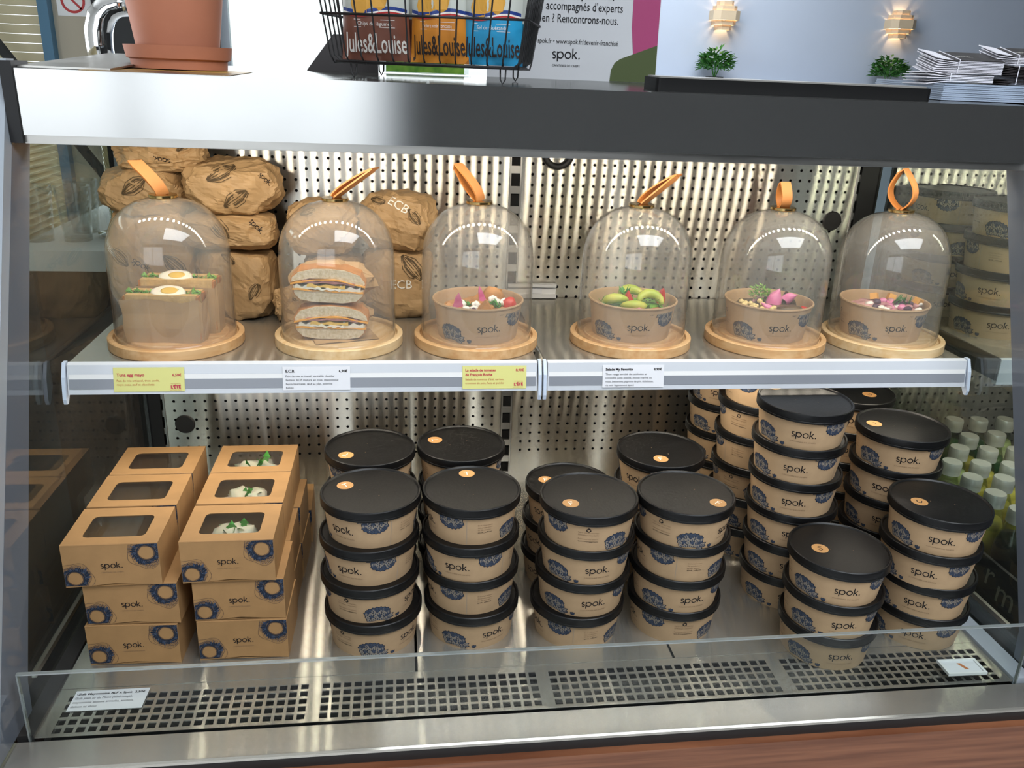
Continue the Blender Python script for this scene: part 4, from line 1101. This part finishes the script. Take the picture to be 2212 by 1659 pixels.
item('tuna_piece', lump(.016, .010, .008, 9, .3), 'tomato', 1, .030, -.046, .043, 'red fish piece under the front avocado slice', 'fish')
for k, (dx, dy, dz, lab) in enumerate(((-.012, .016, .058, 'upright green herb leaf in the middle of the avocado salad'), (.030, .004, .054, 'green herb leaf at the right of the avocado salad'), (-.050, -.016, .043, 'green leaf at the left of the avocado salad'), (-.030, .020, .046, 'dark green leaf at the back left of the avocado salad'))):
    item('herb_leaf', leafy(5, .015, .012, 80 + k), 'herb', 1, dx, dy, dz, lab, 'herb', None, (0, 0, 0), False)
for k, (dx, dy) in enumerate(((-.044, .004), (.010, -.040), (.044, -.030), (.0, .034), (-.026, -.036))):
    item('salad_leaf', leafy(5, .017, .014, 120 + k), 'lettuce', 1, dx, dy, .043, 'green salad leaf %s of the avocado salad' % ('at the left rim', 'at the front', 'at the right front', 'at the back', 'at the left front')[k], 'leaf', None, (0, 0, 0), False)
for k in range(46):
    a = rr.uniform(0, 2 * PI); c0 = (-.026, -.008) if k < 26 else (.024, -.018)
    x_, y_ = c0[0] + rr.gauss(0, .009), c0[1] + rr.gauss(0, .008)
    item('sesame_seed', lump(.0017, .0010, .0008, k, .1, 1), 'sesame', 1, x_, y_, .0585 + rr.uniform(-.003, .002), 'black sesame seed on the avocado', 'sesame seed', 'black sesame on the avocado salad', (0, 0, a))
# fifth bowl
for k in range(26):
    item('chickpea', lump(.0048, .0046, .0044, k, .15, 2), 'chickpea', 2, -.036 + rr.uniform(-.020, .024), -.024 + rr.uniform(-.022, .020) - (.008 if k % 2 else 0), .046 + rr.uniform(0, .009), 'pale round chickpea at the left of the pink onion salad', 'chickpea', 'chickpeas in the pink onion salad')
def petal_mesh(w, h, cup, seed):
    mb = MB(); n, m = 8, 8; vs = []
    for j in range(m + 1):
        v = j / m
        for i in range(n + 1):
            u = i / n * 2 - 1; ww = w * math.sin(PI * min(1, .25 + v * .75)) ** .6
            vs.append((u * ww, -cup * (1 - u * u) + cup, v * h - .15 * h * u * u))
    fs = [(j * (n + 1) + i, j * (n + 1) + i + 1, (j + 1) * (n + 1) + i + 1, (j + 1) * (n + 1) + i) for j in range(m) for i in range(n)]
    mb.add(vs, fs); mb.add([(a, b + .0012, c) for a, b, c in vs], [f[::-1] for f in fs])
    return mb
item('onion_petal', petal_mesh(.016, .032, .012, 1), 'pink_onion', 2, .010, -.016, .045, 'large pink pickled onion petal on top of the fifth bowl', 'onion', None, (-.2, .15, .2))
item('onion_petal', petal_mesh(.010, .022, .006, 2), 'pink_onion', 2, .028, -.008, .052, 'pale pink onion petal on the right of the fifth bowl', 'onion', None, (.2, .9, .1))
item('onion_petal', petal_mesh(.008, .030, .005, 3), 'pink_onion', 2, -.004, -.040, .042, 'pale pink onion strip hanging to the front rim of the fifth bowl', 'onion', None, (-.6, -.9, .3))
item('dill_sprig', leafmesh(260, .017, .030, .006, 5), 'lettuce', 2, -.014, .006, .048, 'feathery green dill tuft on top of the fifth bowl', 'herb', None, (0, 0, 0), False)
item('aubergine_slice', sliver(.022, .036, .004), 'aubergine', 2, .044, .004, .036, 'upright brown aubergine slice at the right of the fifth bowl', 'aubergine', None, (.2, -.35, -.5), False)
item('aubergine_slice', lump(.030, .018, .010, 15, .4), 'aubergine', 2, .026, -.030, .042, 'dark aubergine chunk at the front right of the fifth bowl', 'aubergine')
item('beet_strip', avo(.02, 20, 150, .005, 0), 'beet', 2, -.010, -.008, .044, 'mauve onion strip in the middle of the fifth bowl', 'onion', None, (.6, 0, 0))
item('tomato_piece', lump(.014, .010, .008, 6, .4), 'tomato', 2, .050, -.024, .040, 'red pepper piece by the right rim of the fifth bowl', 'pepper')
# sixth bowl
for k in range(30):
    item('grain_lump', lump(.007, .006, .005, k, .4, 2), ('beet', 'pink_onion', 'feta', 'purple_leaf')[k % 4], 3, .012 + rr.uniform(-.045, .045), -.014 + rr.uniform(-.030, .026), .046 + rr.uniform(0, .006), 'mauve and dark grain lump in the sixth bowl', 'grain', 'grain lumps in the sixth bowl')
for k, (dx, dy) in enumerate(((.054, -.010), (.020, .016), (-.006, .022))):
    item('apricot_cube', MB().box(-.006, .006, -.006, .006, 0, .011), 'apricot', 3, dx, dy, .050, 'orange fruit cube %s of the sixth bowl' % ('by the right rim', 'at the middle back', 'at the left back')[k], 'fruit', None, (.3, .3, .4 + k), False)
for k in range(9):
    a = rr.uniform(-.5, .5); bx = (.016, .036)[k % 2]
    item('rosemary_leaf', MB().tube([(0, 0, 0), (.006 * a, -.002, .009), (.014 * a, -.004, .018)], [.0015, .0014, .0004], 6), 'leaf', 3, bx + rr.uniform(-.008, .008), -.014 + rr.uniform(-.01, .01), .052, 'thin green rosemary leaf sticking up in the sixth bowl', 'herb', 'rosemary leaves in the sixth bowl', (rr.uniform(-.5, .5), a, 0))

# ================================================================ WRAPPED SANDWICHES
def wrap(cx, cy, z0, w, d, h, seed, label, rz=0.0, marks=(), power=4.0, crease=1.0):
    N = 22; rnd = random.Random(seed)
    K = int(26 + 10 * crease); planes = []
    for _ in range(K):
        n = Vector((rnd.gauss(0, 1), rnd.gauss(0, 1), rnd.gauss(0, 1))).normalized()
        sup = sum(abs(x) ** (power / (power - 1)) for x in n) ** ((power - 1) / power)
        planes.append((n, sup * rnd.uniform(.86, .99)))
    folds = [(Vector((rnd.gauss(0, 1), rnd.gauss(0, 1), rnd.gauss(0, 1))).normalized(), rnd.uniform(.9, 2.2), rnd.uniform(0, 6)) for _ in range(5)]
    mb = MB(); idx = {}; vs = []; fs = []
    def vert(i, j, k):
        key = (i, j, k)
        if key in idx: return idx[key]
        p = Vector((i / N * 2 - 1, j / N * 2 - 1, k / N * 2 - 1))
        r = (abs(p.x) ** power + abs(p.y) ** power + abs(p.z) ** power) ** (1 / power)
        q = p / r
        k_ = 1.0
        for n, dd in planes:
            s_ = q.dot(n)
            if s_ > 1e-4: k_ = min(k_, dd / s_)
        q = q * k_
        dsp = 0
        for n, f, o in folds:
            u_ = (q.dot(n) * f + o + .25 * noise.noise(q * 1.7)) % 1.0
            dsp += max(0, 1 - abs(u_ - .5) * 9)          # narrow raised folds
        dsp = .035 * crease * dsp + .05 * noise.noise(q * 2.1 + Vector((seed, 0, 0))) + .03 * crease * abs(noise.noise(q * 4.3 + Vector((0, seed, 0))))
        q = q * (1 + dsp)
        q.z = max(q.z, -.93)
        idx[key] = len(vs); vs.append((q.x * w / 2, q.y * d / 2, (q.z + .93) / 1.93 * h))
        return idx[key]
    for a in range(3):
        for s in (0, N):
            for i in range(N):
                for j in range(N):
                    c4 = []
                    for (u, v) in ((i, j), (i + 1, j), (i + 1, j + 1), (i, j + 1)):
                        t3 = [0, 0, 0]; t3[a] = s; t3[(a + 1) % 3] = u; t3[(a + 2) % 3] = v; c4.append(vert(*t3))
                    fs.append(tuple(c4 if s else c4[::-1]))
    mb.add(vs, fs)
    t = thing('wrapped_sandwich', label, 'wrapped sandwich', (cx, cy, z0), rz, 'sandwiches wrapped in brown paper')
    mb.build('paper', 'kraft_wrap', t)
    if marks:
        bv = BVHTree.FromPolygons([Vector(v) for v in vs], fs)
        for kind, u, v, ang, size in marks:
            pm = MB()
            # project a flat mark from the front (-y) or from above onto the paper
            polys = []
            if kind == 'spok': polys = [([((x - 2.18) * size, (y - .4) * size) for x, y in q], 0) for q in SPOK]
            elif kind == 'ecb':
                tv, tf, _w = text2d('ECB'); polys = [([((tv[i][0] - .8) * size, (tv[i][1] - .3) * size) for i in f], 2) for f in tf]
            else:
                rn = random.Random(int(u * 1e4)); 
                for kx in range(7):
                    o = (kx - 3) * .09
                    polys += [(list(q), 1) for q in stroke([(-1.2 * size, o * .3 * size), (-.4 * size, o * 2.2 * size), (.4 * size, o * 2.2 * size), (1.1 * size, o * .5 * size + rn.uniform(-.1, .1) * size)], .055 * size)]
                polys += [(list(q), 1) for q in stroke([(-1.2 * size, 0), (-.3 * size, .34 * size), (.5 * size, .30 * size), (1.1 * size, 0), (.5 * size, -.30 * size), (-.3 * size, -.34 * size)], .08 * size, True)]
            ca, sa = math.cos(ang), math.sin(ang)
            for poly, mi in polys:
                pts = []
                for x, y in poly:
                    px, pz = u + x * ca - y * sa, v + x * sa + y * ca
                    loc, nor, _i, _d = bv.ray_cast(Vector((px, -d, pz + d * .18)), Vector((0, 1, -.18)).normalized())
                    if loc is None: break
                    pts.append(loc - Vector((0, .0012, -.0003)))
                if len(pts) == len(poly): pm.add(pts, [tuple(range(len(pts)))], mi)
            if pm.v: pm.build('print', ['ink', 'sketch_ink', 'white_ink'], t)
    return t
wrap(-.527, .515, ZS, .135, .115, .178, 1, 'tall wrapped sandwich with a spok print behind the first dome', .05, (('spok', -.012, .085, -.6, .0075), ('veg', .040, .085, -.8, .020), ('veg', -.045, .10, 2.2, .016)), 5)
wrap(-.388, .505, ZS, .125, .110, .122, 2, 'upright wrapped sandwich with a pea pod sketch at the bottom of the left pile', -.1, (('veg', .040, .045, 1.1, .014), ('veg', .0, .10, -.6, .012)), 6, .6)
wrap(-.298, .462, ZS, .052, .052, .060, 3, 'small crumpled paper ball beside the left pile of wrapped sandwiches', .4, (('spok', .006, .035, -.7, .0045),), 2.6, 2.0)
wrap(-.392, .505, ZS + .122, .150, .118, .062, 4, 'flat wrapped sandwich printed with a sideways spok, second from the top right of the pile', -.05, (('spok', .050, .034, -.85, .0062), ('veg', -.008, .030, -.9, .020)), 4.5, .7)
wrap(-.386, .505, ZS + .183, .155, .122, .088, 5, 'large wrapped sandwich on the right of the left pile with a yellow stain', .1, (('veg', -.012, .060, .5, .022), ('veg', .008, .018, .6, .020), ('spok', .055, .050, -.8, .0055)), 3.4)
wrap(-.532, .515, ZS + .177, .132, .112, .076, 6, 'wrapped sandwich on the left of the pile behind the leather strap', .0, (('veg', -.002, .040, .6, .020),), 4.0)
wrap(-.497, .508, ZS + .250, .138, .110, .058, 7, 'topmost wrapped sandwich touching the header above the first dome', -.12, (('spok', .02, .012, 3.0, .006), ('veg', .052, .04, 1.0, .014)), 3.2, 1.6)
wrap(-.222, .517, ZS, .116, .105, .112, 8, 'lower wrapped sandwich hidden behind the second dome', .1, (), 4.5)
wrap(-.240, .515, ZS + .111, .118, .105, .098, 9, 'wrapped sandwich peeking over the left shoulder of the second dome', .0, (('veg', -.02, .07, .4, .012),), 3.2)
wrap(-.108, .515, ZS, .125, .105, .125, 10, 'lower wrapped sandwich with a maize sketch between the second and third domes', .05, (('veg', .022, .085, -.9, .024), ('ecb', .0, .055, 0, .022)), 4.5, .6)
wrap(-.106, .512, ZS + .124, .132, .105, .096, 11, 'upper wrapped sandwich with white handwriting between the second and third domes', -.15, (('veg', -.030, .078, -.2, .012), ('ecb', .004, .072, -.5, .022), ('veg', .034, .052, -.9, .014)), 3.4)

# ================================================================ BOTTLES IN THE NEIGHBOURING BAY
BDX = .022
BCAP = [(1.061, .539, 'g'), (1.117, .537, 'g'), (1.179, .535, 'p'), (1.037, .453, 'y'), (1.105, .462, 'g'), (.978, .398, 'p'), (1.034, .388, 'y'), (1.091, .382, 'g'), (.921, .336, 'p'), (.975, .327, 'y'), (1.031, .317, 'y'), (.919, .272, 'p'), (.978, .264, 'y'), (.921, .209, 'y'), (.983, .203, 'y'), (.923, .148, 'd')]
bprof = [(.0265, .001), (.0275, .004), (.0275, .095), (.026, .108), (.019, .128), (.0155, .138), (.0155, .150)]
_o = MB().lathe([(0, .001)] + bprof + [(.0140, .150), (.0140, .138), (.0245, .107), (.0258, .006), (0, .005)], 24).build('glass', 'bottle_glass', None, True); ME_BG = _o.data; bpy.data.objects.remove(_o)
_o = MB().lathe([(0, .0055), (.0255, .0065), (.0255, .095), (.0243, .106), (.019, .120), (0, .120)], 24).build('juice', 'juice_yellow', None, True); ME_J = {'y': _o.data}; bpy.data.objects.remove(_o)
for k, m in (('g', 'juice_green'), ('p', 'juice_pale'), ('d', 'crate')):
    ME_J[k] = ME_J['y'].copy(); ME_J[k].materials[0] = MATS[m]
cp = MB().lathe([(.0178, .144), (.0183, .145), (.0178, .147), (.0183, .150), (.0178, .152), (.0183, .155), (.0183, .166), (.0172, .1695), (0, .170)], 28)
_o = cp.build('cap', 'cap_silver', None, True, angle=.5); ME_CAP = _o.data; bpy.data.objects.remove(_o)
CN = {'y': 'yellow juice', 'g': 'green juice', 'p': 'pale juice', 'd': 'dark drink'}
BLAB = ['leftmost green bottle of the back row', 'middle green bottle of the back row', 'pale bottle at the right of the back row', 'yellow bottle in the second row from the back', 'green bottle in the second row from the back',
        'pale bottle at the left of the third row', 'yellow bottle in the middle of the third row', 'green bottle at the right of the third row', 'pale bottle at the left of the fourth row by the glass', 'yellow bottle in the middle of the fourth row', 'yellow bottle at the right of the fourth row',
        'pale bottle at the left of the fifth row by the glass', 'yellow bottle at the right of the fifth row', 'yellow bottle at the left of the sixth row by the glass', 'yellow bottle at the right of the sixth row', 'dark bottle nearest the viewer']
for (x, y, k), lab in zip(BCAP, BLAB):
    t = thing('juice_bottle', 'silver-capped %s, neighbouring bay' % lab.replace(' by the glass', ''), 'bottle', (x + BDX, y, .001), 0, 'juice bottles in the neighbouring bay')
    put('glass', ME_BG, t); put('juice', ME_J[k], t); put('cap', ME_CAP, t)
ct = thing('bottle_crate', 'black crate with pale letters in front of the juice bottles', 'crate', (.897, .03, .0))
MB().box(0, .006, 0, .56, 0, .085).box(.006, .34, 0, .006, 0, .085).box(.006, .34, .006, .56, -.0018, .0008).box(.334, .34, .006, .56, 0, .085).build('walls', 'crate', ct)
for ch, y0_, z0_ in (('r', .098, .040), ('m', .066, .026)):
    tx = MB(); put_text(tx, ch, lambda x, y: (-.0006, y0_ - x, z0_ + y), 0, 0, .062, 0, 'l'); tx.build('letter', 'pale_ink', ct)

# ================================================================ ON TOP OF THE CASE
# terracotta pot
pz = ztop(.36)
sz = thing('plant_saucer', 'terracotta saucer under the plant pot on the case top', 'saucer', (-.421, .36, pz + .0012))
MB().lathe([(0, 0), (.066, 0), (.067, .012), (.0715, .014), (.0745, .031), (.071, .031), (.066, .010), (0, .008)], 56).build('dish', 'terracotta', sz, True, angle=.5)
pt = thing('plant_pot', 'terracotta plant pot standing in its saucer on the case top', 'plant pot', (-.421, .36, pz + .0095))
MB().lathe([(0, 0), (.0525, 0), (.0545, .002), (.075, .155), (.081, .156), (.083, .195), (.077, .195), (.070, .15), (.050, .008), (0, .008)], 56).build('pot', 'terracotta', pt, True, angle=.5)
MB().lathe([(.070, .16), (0, .165)], 32).build('soil', 'soil', pt)
lf = thing('leaflet', 'yellow and brown leaflet under the saucer, overhanging the steel edge', 'leaflet', (-.42, .27, ztop(.27) + .0004), -.02)
mb = MB(); mb.box(-.085, .10, -.078, .09, 0, .0006); mb.build('sheet', 'leaflet_yellow', lf); lf.rotation_euler = (.018, 0, -.03)
ps = MB().prism([(.215, ztop(.215) + .0005), (.60, ztop(.60) + .012), (.60, ztop(.60) + .0145), (.215, ztop(.215) + .003)], -.592, -.475, 'x')
tag(ps.build('steel_plate', 'steel', None), 'thin steel plate lying on the left end of the case top', 'plate')

# wire basket of crisps
BX0, BX1, BY0, BY1, BZ0, BZ1 = -.207, .060, .240, .405, .842, 1.00
PVX, PVY, PVR = .045, .238, -.25
bk = thing('wire_basket', 'black wire basket filled with crisp packets on the case top', 'basket', (PVX, PVY, 0), PVR)
def bpt(u, v, h):      # u along x 0..1, v along y 0..1, flare with height
    f = .020 * h
    return (BX0 - f * 1.1 + (BX1 - BX0 + 2.2 * f) * u - PVX, BY0 - f + (BY1 - BY0 + 2 * f) * v - PVY, BZ0 + (BZ1 - BZ0) * h)
wires = []
n = 13
for i in range(n):
    u = i / (n - 1)
    wires.append([bpt(u, 0, 1), bpt(u, 0, .5), bpt(u, 0, .06), bpt(u, .06, 0), bpt(u, .94, 0), bpt(u, 1, .06), bpt(u, 1, .5), bpt(u, 1, 1)])
for j in range(1, 9):
    v = j / 9
    wires.append([bpt(0, v, 1), bpt(0, v, .5), bpt(0, v, .06), bpt(.04, v, 0), bpt(.96, v, 0), bpt(1, v, .06), bpt(1, v, .5), bpt(1, v, 1)])
for w_ in wires: MB().tube(w_, .0013, 6).build('wire', 'black', bk, True)
for h in (.40, 1.0): MB().tube([bpt(-.01, 0, h), bpt(1.01, 0, h), bpt(1.01, 1.0, h), bpt(-.01, 1.0, h)], .0019, 6, closed=True).build('rim', 'black', bk, True)
MB().tube([bpt(.02, .02, 0.01), bpt(.98, .02, 0.01), bpt(.98, .98, 0.01), bpt(.02, .98, 0.01)], .0019, 6, closed=True).build('rim', 'black', bk, True)
for x, y in ((-.178, .249), (.038, .249), (-.178, .396), (.038, .396)):
    x -= PVX; y -= PVY; zt_ = ztop(PVY + y * math.cos(PVR) + x * math.sin(PVR)) + .0012
    MB().tube([(x - .004, y, BZ0 + .001), (x - .0035, y, zt_ + .006), (x, y, zt_), (x + .0035, y, zt_ + .006), (x + .004, y, BZ0 + .001)], .0012, 6).build('foot', 'black', bk, True)

def crisp_bag(x, y, z, w, h, d, m, ink, label, flavour, tilt=0.0, rz=0.0, dark=False):
    dx_, dy_ = x - PVX, y - PVY; x = PVX + dx_ * math.cos(PVR) - dy_ * math.sin(PVR); y = PVY + dx_ * math.sin(PVR) + dy_ * math.cos(PVR); rz += PVR
    t = thing('crisp_packet', label, 'crisp packet', (x, y, z), rz, 'crisp packets in the wire basket')
    t.rotation_euler = (tilt, 0, rz)
    NU, NV = 14, 20
    def surf(u, v, s):          # u,v in -1..1 / 0..1
        prof = (max(0.0, math.sin(PI * min(1, max(0, (v - .04) / .92)))) ** .55) * (max(0.0, 1 - abs(u) ** 2.6) ** .6)
        crk = .0016 * math.sin(u * 9 + v * 5) * (1 - v) + .002 * noise.noise(Vector((u * 2.2, v * 4, w * 90)))
        wob = .0025 * math.sin(u * 7) * (1 if v < .03 or v > .97 else .2)
        return (u * w / 2 * (1 - .06 * math.sin(PI * v)), s * (d / 2 * prof + crk * prof) + wob, v * h)
    mb = MB()
    for s in (-1, 1):
        vs = [surf(i / NU * 2 - 1, j / NV, s) for j in range(NV + 1) for i in range(NU + 1)]
        o = len(mb.v)
        fs = [(j * (NU + 1) + i, j * (NU + 1) + i + 1, (j + 1) * (NU + 1) + i + 1, (j + 1) * (NU + 1) + i) for j in range(NV) for i in range(NU)]
        mb.add(vs, fs)
        for k, f in enumerate(fs): mb.m[len(mb.m) - len(fs) + k] = 0 if (k // NU) < NV * .40 else 1
    mb.build('packet', [m, 'bag_silver'], t, True)
    if not dark:
        pm = MB()
        def fn(px, pz):
            p = surf(max(-1, min(1, px / (w / 2) * 1.02)), max(0, min(1, pz / h)), -1); return (p[0], p[1] - .0009, p[2])
        put_text(pm, 'Jules&Louise', fn, 0, h * .075, h * .25, 0, 'c', .012, width=w * .90)
        put_text(pm, flavour, fn, 0, h * .315, h * .050, 1, 'c', 0, width=w * .5)
        for q in stroke([(-w * .3, h * .300), (w * .3, h * .300)], .0006) + stroke([(-w * .3, h * .365), (w * .3, h * .365)], .0006): pm.add([fn(*p) for p in q], [(0, 1, 2, 3)], 1)
        for (z0, z1, mi) in ((.435, .465, 2), (.42, .435, 1), (.405, .42, 3)):
            K = 12
            for i in range(K):
                xa, xb = -w * .47 + w * .94 * i / K, -w * .47 + w * .94 * (i + 1) / K
                wv = lambda q: .02 * h * math.sin(q / w * 7)
                pm.add([fn(xa, z0 * h + wv(xa)), fn(xb, z0 * h + wv(xb)), fn(xb, z1 * h + wv(xb)), fn(xa, z1 * h + wv(xa))], [(0, 1, 2, 3)], mi)
        for k in range(4):
            cx, cz = (-.22 + .1 * k) * w, h * (.50 + .05 * (k % 2))
            pm.add([fn(cx + .012 * math.cos(a), cz + .016 * math.sin(a)) for a in [PI * i / 4 for i in range(8)]], [tuple(range(8))], 4)
        pm.build('print', [ink, 'bag_white_ink', 'flag_blue', 'flag_red', 'crisp'], t)
    return t
ZB = BZ0 + .004
crisp_bag(-.150, .272, ZB, .100, .150, .034, 'bag_brown', 'bag_white_ink', 'brown crisp packet with white lettering at the left of the basket', 'Chips de légumes', .06, .10)
crisp_bag(-.058, .276, ZB, .086, .150, .032, 'bag_orange', 'bag_dark_ink', 'orange crisp packet in the middle of the basket', 'Poivre noir concassé', .05, -.05)
crisp_bag(.018, .278, ZB, .088, .150, .036, 'bag_blue', 'bag_dark_ink', 'bright blue crisp packet at the front right of the basket', 'Sel de Guérande', .04, .05)
crisp_bag(-.140, .345, ZB, .095, .150, .038, 'bag_brown', 'bag_white_ink', 'second brown crisp packet behind the front one', '', .03, 0, True)
crisp_bag(-.060, .385, ZB, .075, .150, .036, 'bag_orange', 'bag_white_ink', 'second orange crisp packet behind the front one', '', .03, 0, True)
for k, y in enumerate((.322, .352, .381)):
    crisp_bag(.052 - .062 + .03, y, ZB, .074 if k else .062, .148, .026, 'bag_teal', 'bag_white_ink', 'dark teal crisp packet at the right side of the basket, %s of three' % ('frontmost', 'middle', 'rearmost')[k], '', .0, .0, True)

# franchise poster
yp = .63
po_ = thing('franchise_poster', 'pale standing poster with the spok wordmark and magenta and green shapes', 'poster', (.215, yp, ztop(yp)))
po_.rotation_euler = (-.06, 0, 0)
MB().box(-.16, .158, 0, .004, 0, .30).build('board', 'poster', po_)
fp = lambda d: (lambda x, y: (x, -.0006 - d, y))
pm = MB()
pm.add([fp(0)(x, y) for x, y in ((.105, .30), (.157, .30), (.157, .062), (.112, .046), (.106, .095))], [(0, 1, 2, 3, 4)], 0)
pm.add([fp(.0002)(x, y) for x, y in ((.157, .066), (.157, .0005), (.070, .0005), (.0715, .020), (.078, .033), (.088, .040))], [(0, 1, 2, 3, 4, 5)], 1)
pm.build('shapes', ['magenta', 'olive'], po_)
tx = MB(); put_text(tx, 'spok.fr • www.spok.fr/devenir-franchisé', fp(.0003), .082, .062, .012, 0, 'r', .0, width=.150); tx.build('lettering', 'ink', po_)
tx = MB(); put_text(tx, 'bien ? Rencontrons-nous.', fp(.0003), .080, .098, .0205, 0, 'r', 0, width=.152); tx.build('lettering', 'ink', po_)
tx = MB(); put_text(tx, 'accompagnés d’experts', fp(.0003), .087, .119, .0205, 0, 'r', 0, width=.142); tx.build('lettering', 'ink', po_)
tx = MB(); put_text(tx, 'entreprendre,', fp(.0003), .070, .140, .0205, 0, 'r', .02, width=.10); tx.build('lettering', 'ink', po_)
k = .0118
tx = MB()
for q in SPOK: tx.add([fp(.0003)(-.040 + x * k, .0365 + y * k) for x, y in q], [tuple(range(len(q)))])
put_text(tx, 'CANTINES DE CHEFS', fp(.0003), -.040, .0225, .0055, 0, 'l', 0, width=.052)
tx.build('wordmark', 'ink', po_)
# acrylic card stand with a green card, dark wedge
ag = thing('card_stand', 'low clear acrylic card stand with a green card behind the basket', 'card stand', (-.055, .555, ztop(.555)))
MB().box(-.075, .075, 0, .05, 0, .003).box(-.075, .075, .045, .048, .003, .02).build('acrylic', 'clear_plastic', ag)
MB().box(-.072, .066, .003, .042, .0032, .0036).box(-.072, .066, .0425, .0435, .004, .03).build('card', 'lettuce', ag)
dw = MB().prism([(-.262, ztop(.575)), (-.215, ztop(.575) + .06), (-.14, ztop(.575) + .06), (-.14, ztop(.575))], .575, .60, 'y')
tag(dw.build('tablet_back', 'cover_dark', None), 'dark tilted tablet back behind the left of the basket', 'tablet')

# black tray
bt = thing('black_tray', 'long flat black case with a grey lid at the right of the case top', 'tray', (.4745, .300, ztop(.26) + .0008))
bt.rotation_euler = (.018, 0, 0)
bo = MB(); prr = rrect(-.2125, .2125, -.060, .012, .006, 3)
bo.prism(prr, 0, .0185, 'z'); bo.build('body', 'tray_black', bt)
MB().prism(rrect(-.209, .209, -.054, .009, .006, 3), .0185, .0205, 'z').build('lid_sheet', 'tray_top', bt)
# leaflet bundles
ak = thing('acrylic_block', 'pale blue-grey stack of sheets under the leaflet bundles', 'paper stack', (.86, .40, ztop(.42) + .0008))
ak.rotation_euler = (.018, 0, 0)
for k in range(9): MB().box(-.115 + .001 * (k % 3), .125, -.095 + .001 * (k % 2), .11, k * .0028, k * .0028 + .0024).build('sheet', 'acrylic_stack', ak)
def bundle(x, y, z, rz, n, label):
    t = thing('leaflet_bundle', label, 'leaflets', (x, y, z), rz, 'leaflet bundles held by rubber bands')
    rn = random.Random(int(x * 1e3))
    for k in range(n):
        f = (k / (n - 1) - .5)
        sx = -.055 + rn.uniform(-.004, .004); zz = k * .0022
        # fanned at the left end, pinched by the band
        def zc(px): return zz + f * .010 * max(0, (-px - .022) / .035)
        xs = [sx, -.035, -.02, .0, .05]
        v0 = [(px, yy, zc(px)) for px in xs for yy in (-.045, .045)]; v1 = [(a, b, c + .0012) for a, b, c in v0]
        fs = []
        for i in range(4):
            a = 2 * i; fs += [(a, a + 2, a + 3, a + 1), (10 + a, 10 + a + 1, 10 + a + 3, 10 + a + 2), (a, 10 + a, 12 + a, a + 2), (a + 1, a + 3, 13 + a, 11 + a)]
        fs += [(0, 1, 11, 10), (8, 18, 19, 9)]
        MB().add(v0 + v1, fs).build('leaflet', 'leaflet_white', t)
    zt2 = n * .0022
    MB().box(-.045, .05, -.0455, .0455, zt2 - .0008, zt2 + .0002).build('cover', 'cover_dark', t)
    tx = MB()
    for q in SPOK: tx.add([((x_ - 2.18) * .006, -.012 + y_ * .006, zt2 + .0005) for x_, y_ in q], [tuple(range(len(q)))])
    tx.build('lettering', 'white_ink', t)
    b = .0006
    MB().tube([(-.020, -.0465, -.0), (-.020, .0465, -.0), (-.020, .0465, zt2 + .001), (-.020, -.0465, zt2 + .001)], .0009, 6, closed=True).build('rubber_band', 'leaflet_white', t)
    return t
zk = ztop(.40) + .0275
for (x, y, z, rz, n, rx, lab) in ((.795, .372, zk, -.12, 5, 0, 'lowest leaflet bundle on the sheet stack, left'), (.812, .376, zk + .0125, -.20, 9, .16, 'middle leaflet bundle with a dark cover, fanned to the left'),
                            (.915, .380, zk, -.10, 12, 0, 'dark-edged right leaflet bundle at the edge of the picture'), (.925, .385, zk + .030, -.28, 6, .16, 'topmost right leaflet bundle with a dark cover')):
    t = bundle(x, y, z, rz, n, lab)
    if rx:
        t.rotation_euler = (rx, 0, rz); t.location.z += .045 * math.sin(rx)
    if n == 12:
        for ch in t.children:
            if ch.name.startswith('leaflet'): ch.data.materials[0] = MATS['cover_dark']

# beer tap
bt_ = thing('beer_tap', 'chrome beer tap column with a curved neck left of the plant pot', 'beer tap', (-.683, .86, .48))
MB().lathe([(0, 0), (.05, 0), (.05, .008), (.026, .014), (.0235, .02), (.0235, .33)], 32).build('column', 'chrome', bt_, True, angle=.6)
nk = [(0, 0, .33), (-.003, 0, .375), (-.002, 0, .40), (.006, 0, .425), (.022, 0, .443), (.042, 0, .450), (.060, 0, .450)]
MB().tube(nk, [.0235, .025, .026, .026, .025, .023, .021], 24).build('neck', 'chrome', bt_, True)
MB().lathe([(0, -.012), (.016, -.012), (.018, 0), (.016, .012), (0, .012)], 20, T=Matrix.Translation((.066, -.006, .448)) @ Matrix.Rotation(PI / 2, 4, 'Y')).build('valve', 'chrome', bt_, True, angle=.6)
MB().lathe([(0, -.01), (.012, -.008), (.014, 0), (.012, .008), (0, .01)], 12, T=Matrix.Translation((.072, -.022, .446))).build('knob', 'dark_strip', bt_, True)
MB().tube([(.072, -.024, .44), (.078, -.026, .415), (.084, -.028, .385)], [.0035, .0035, .003], 10).build('spout_lever', 'steel', bt_, True)
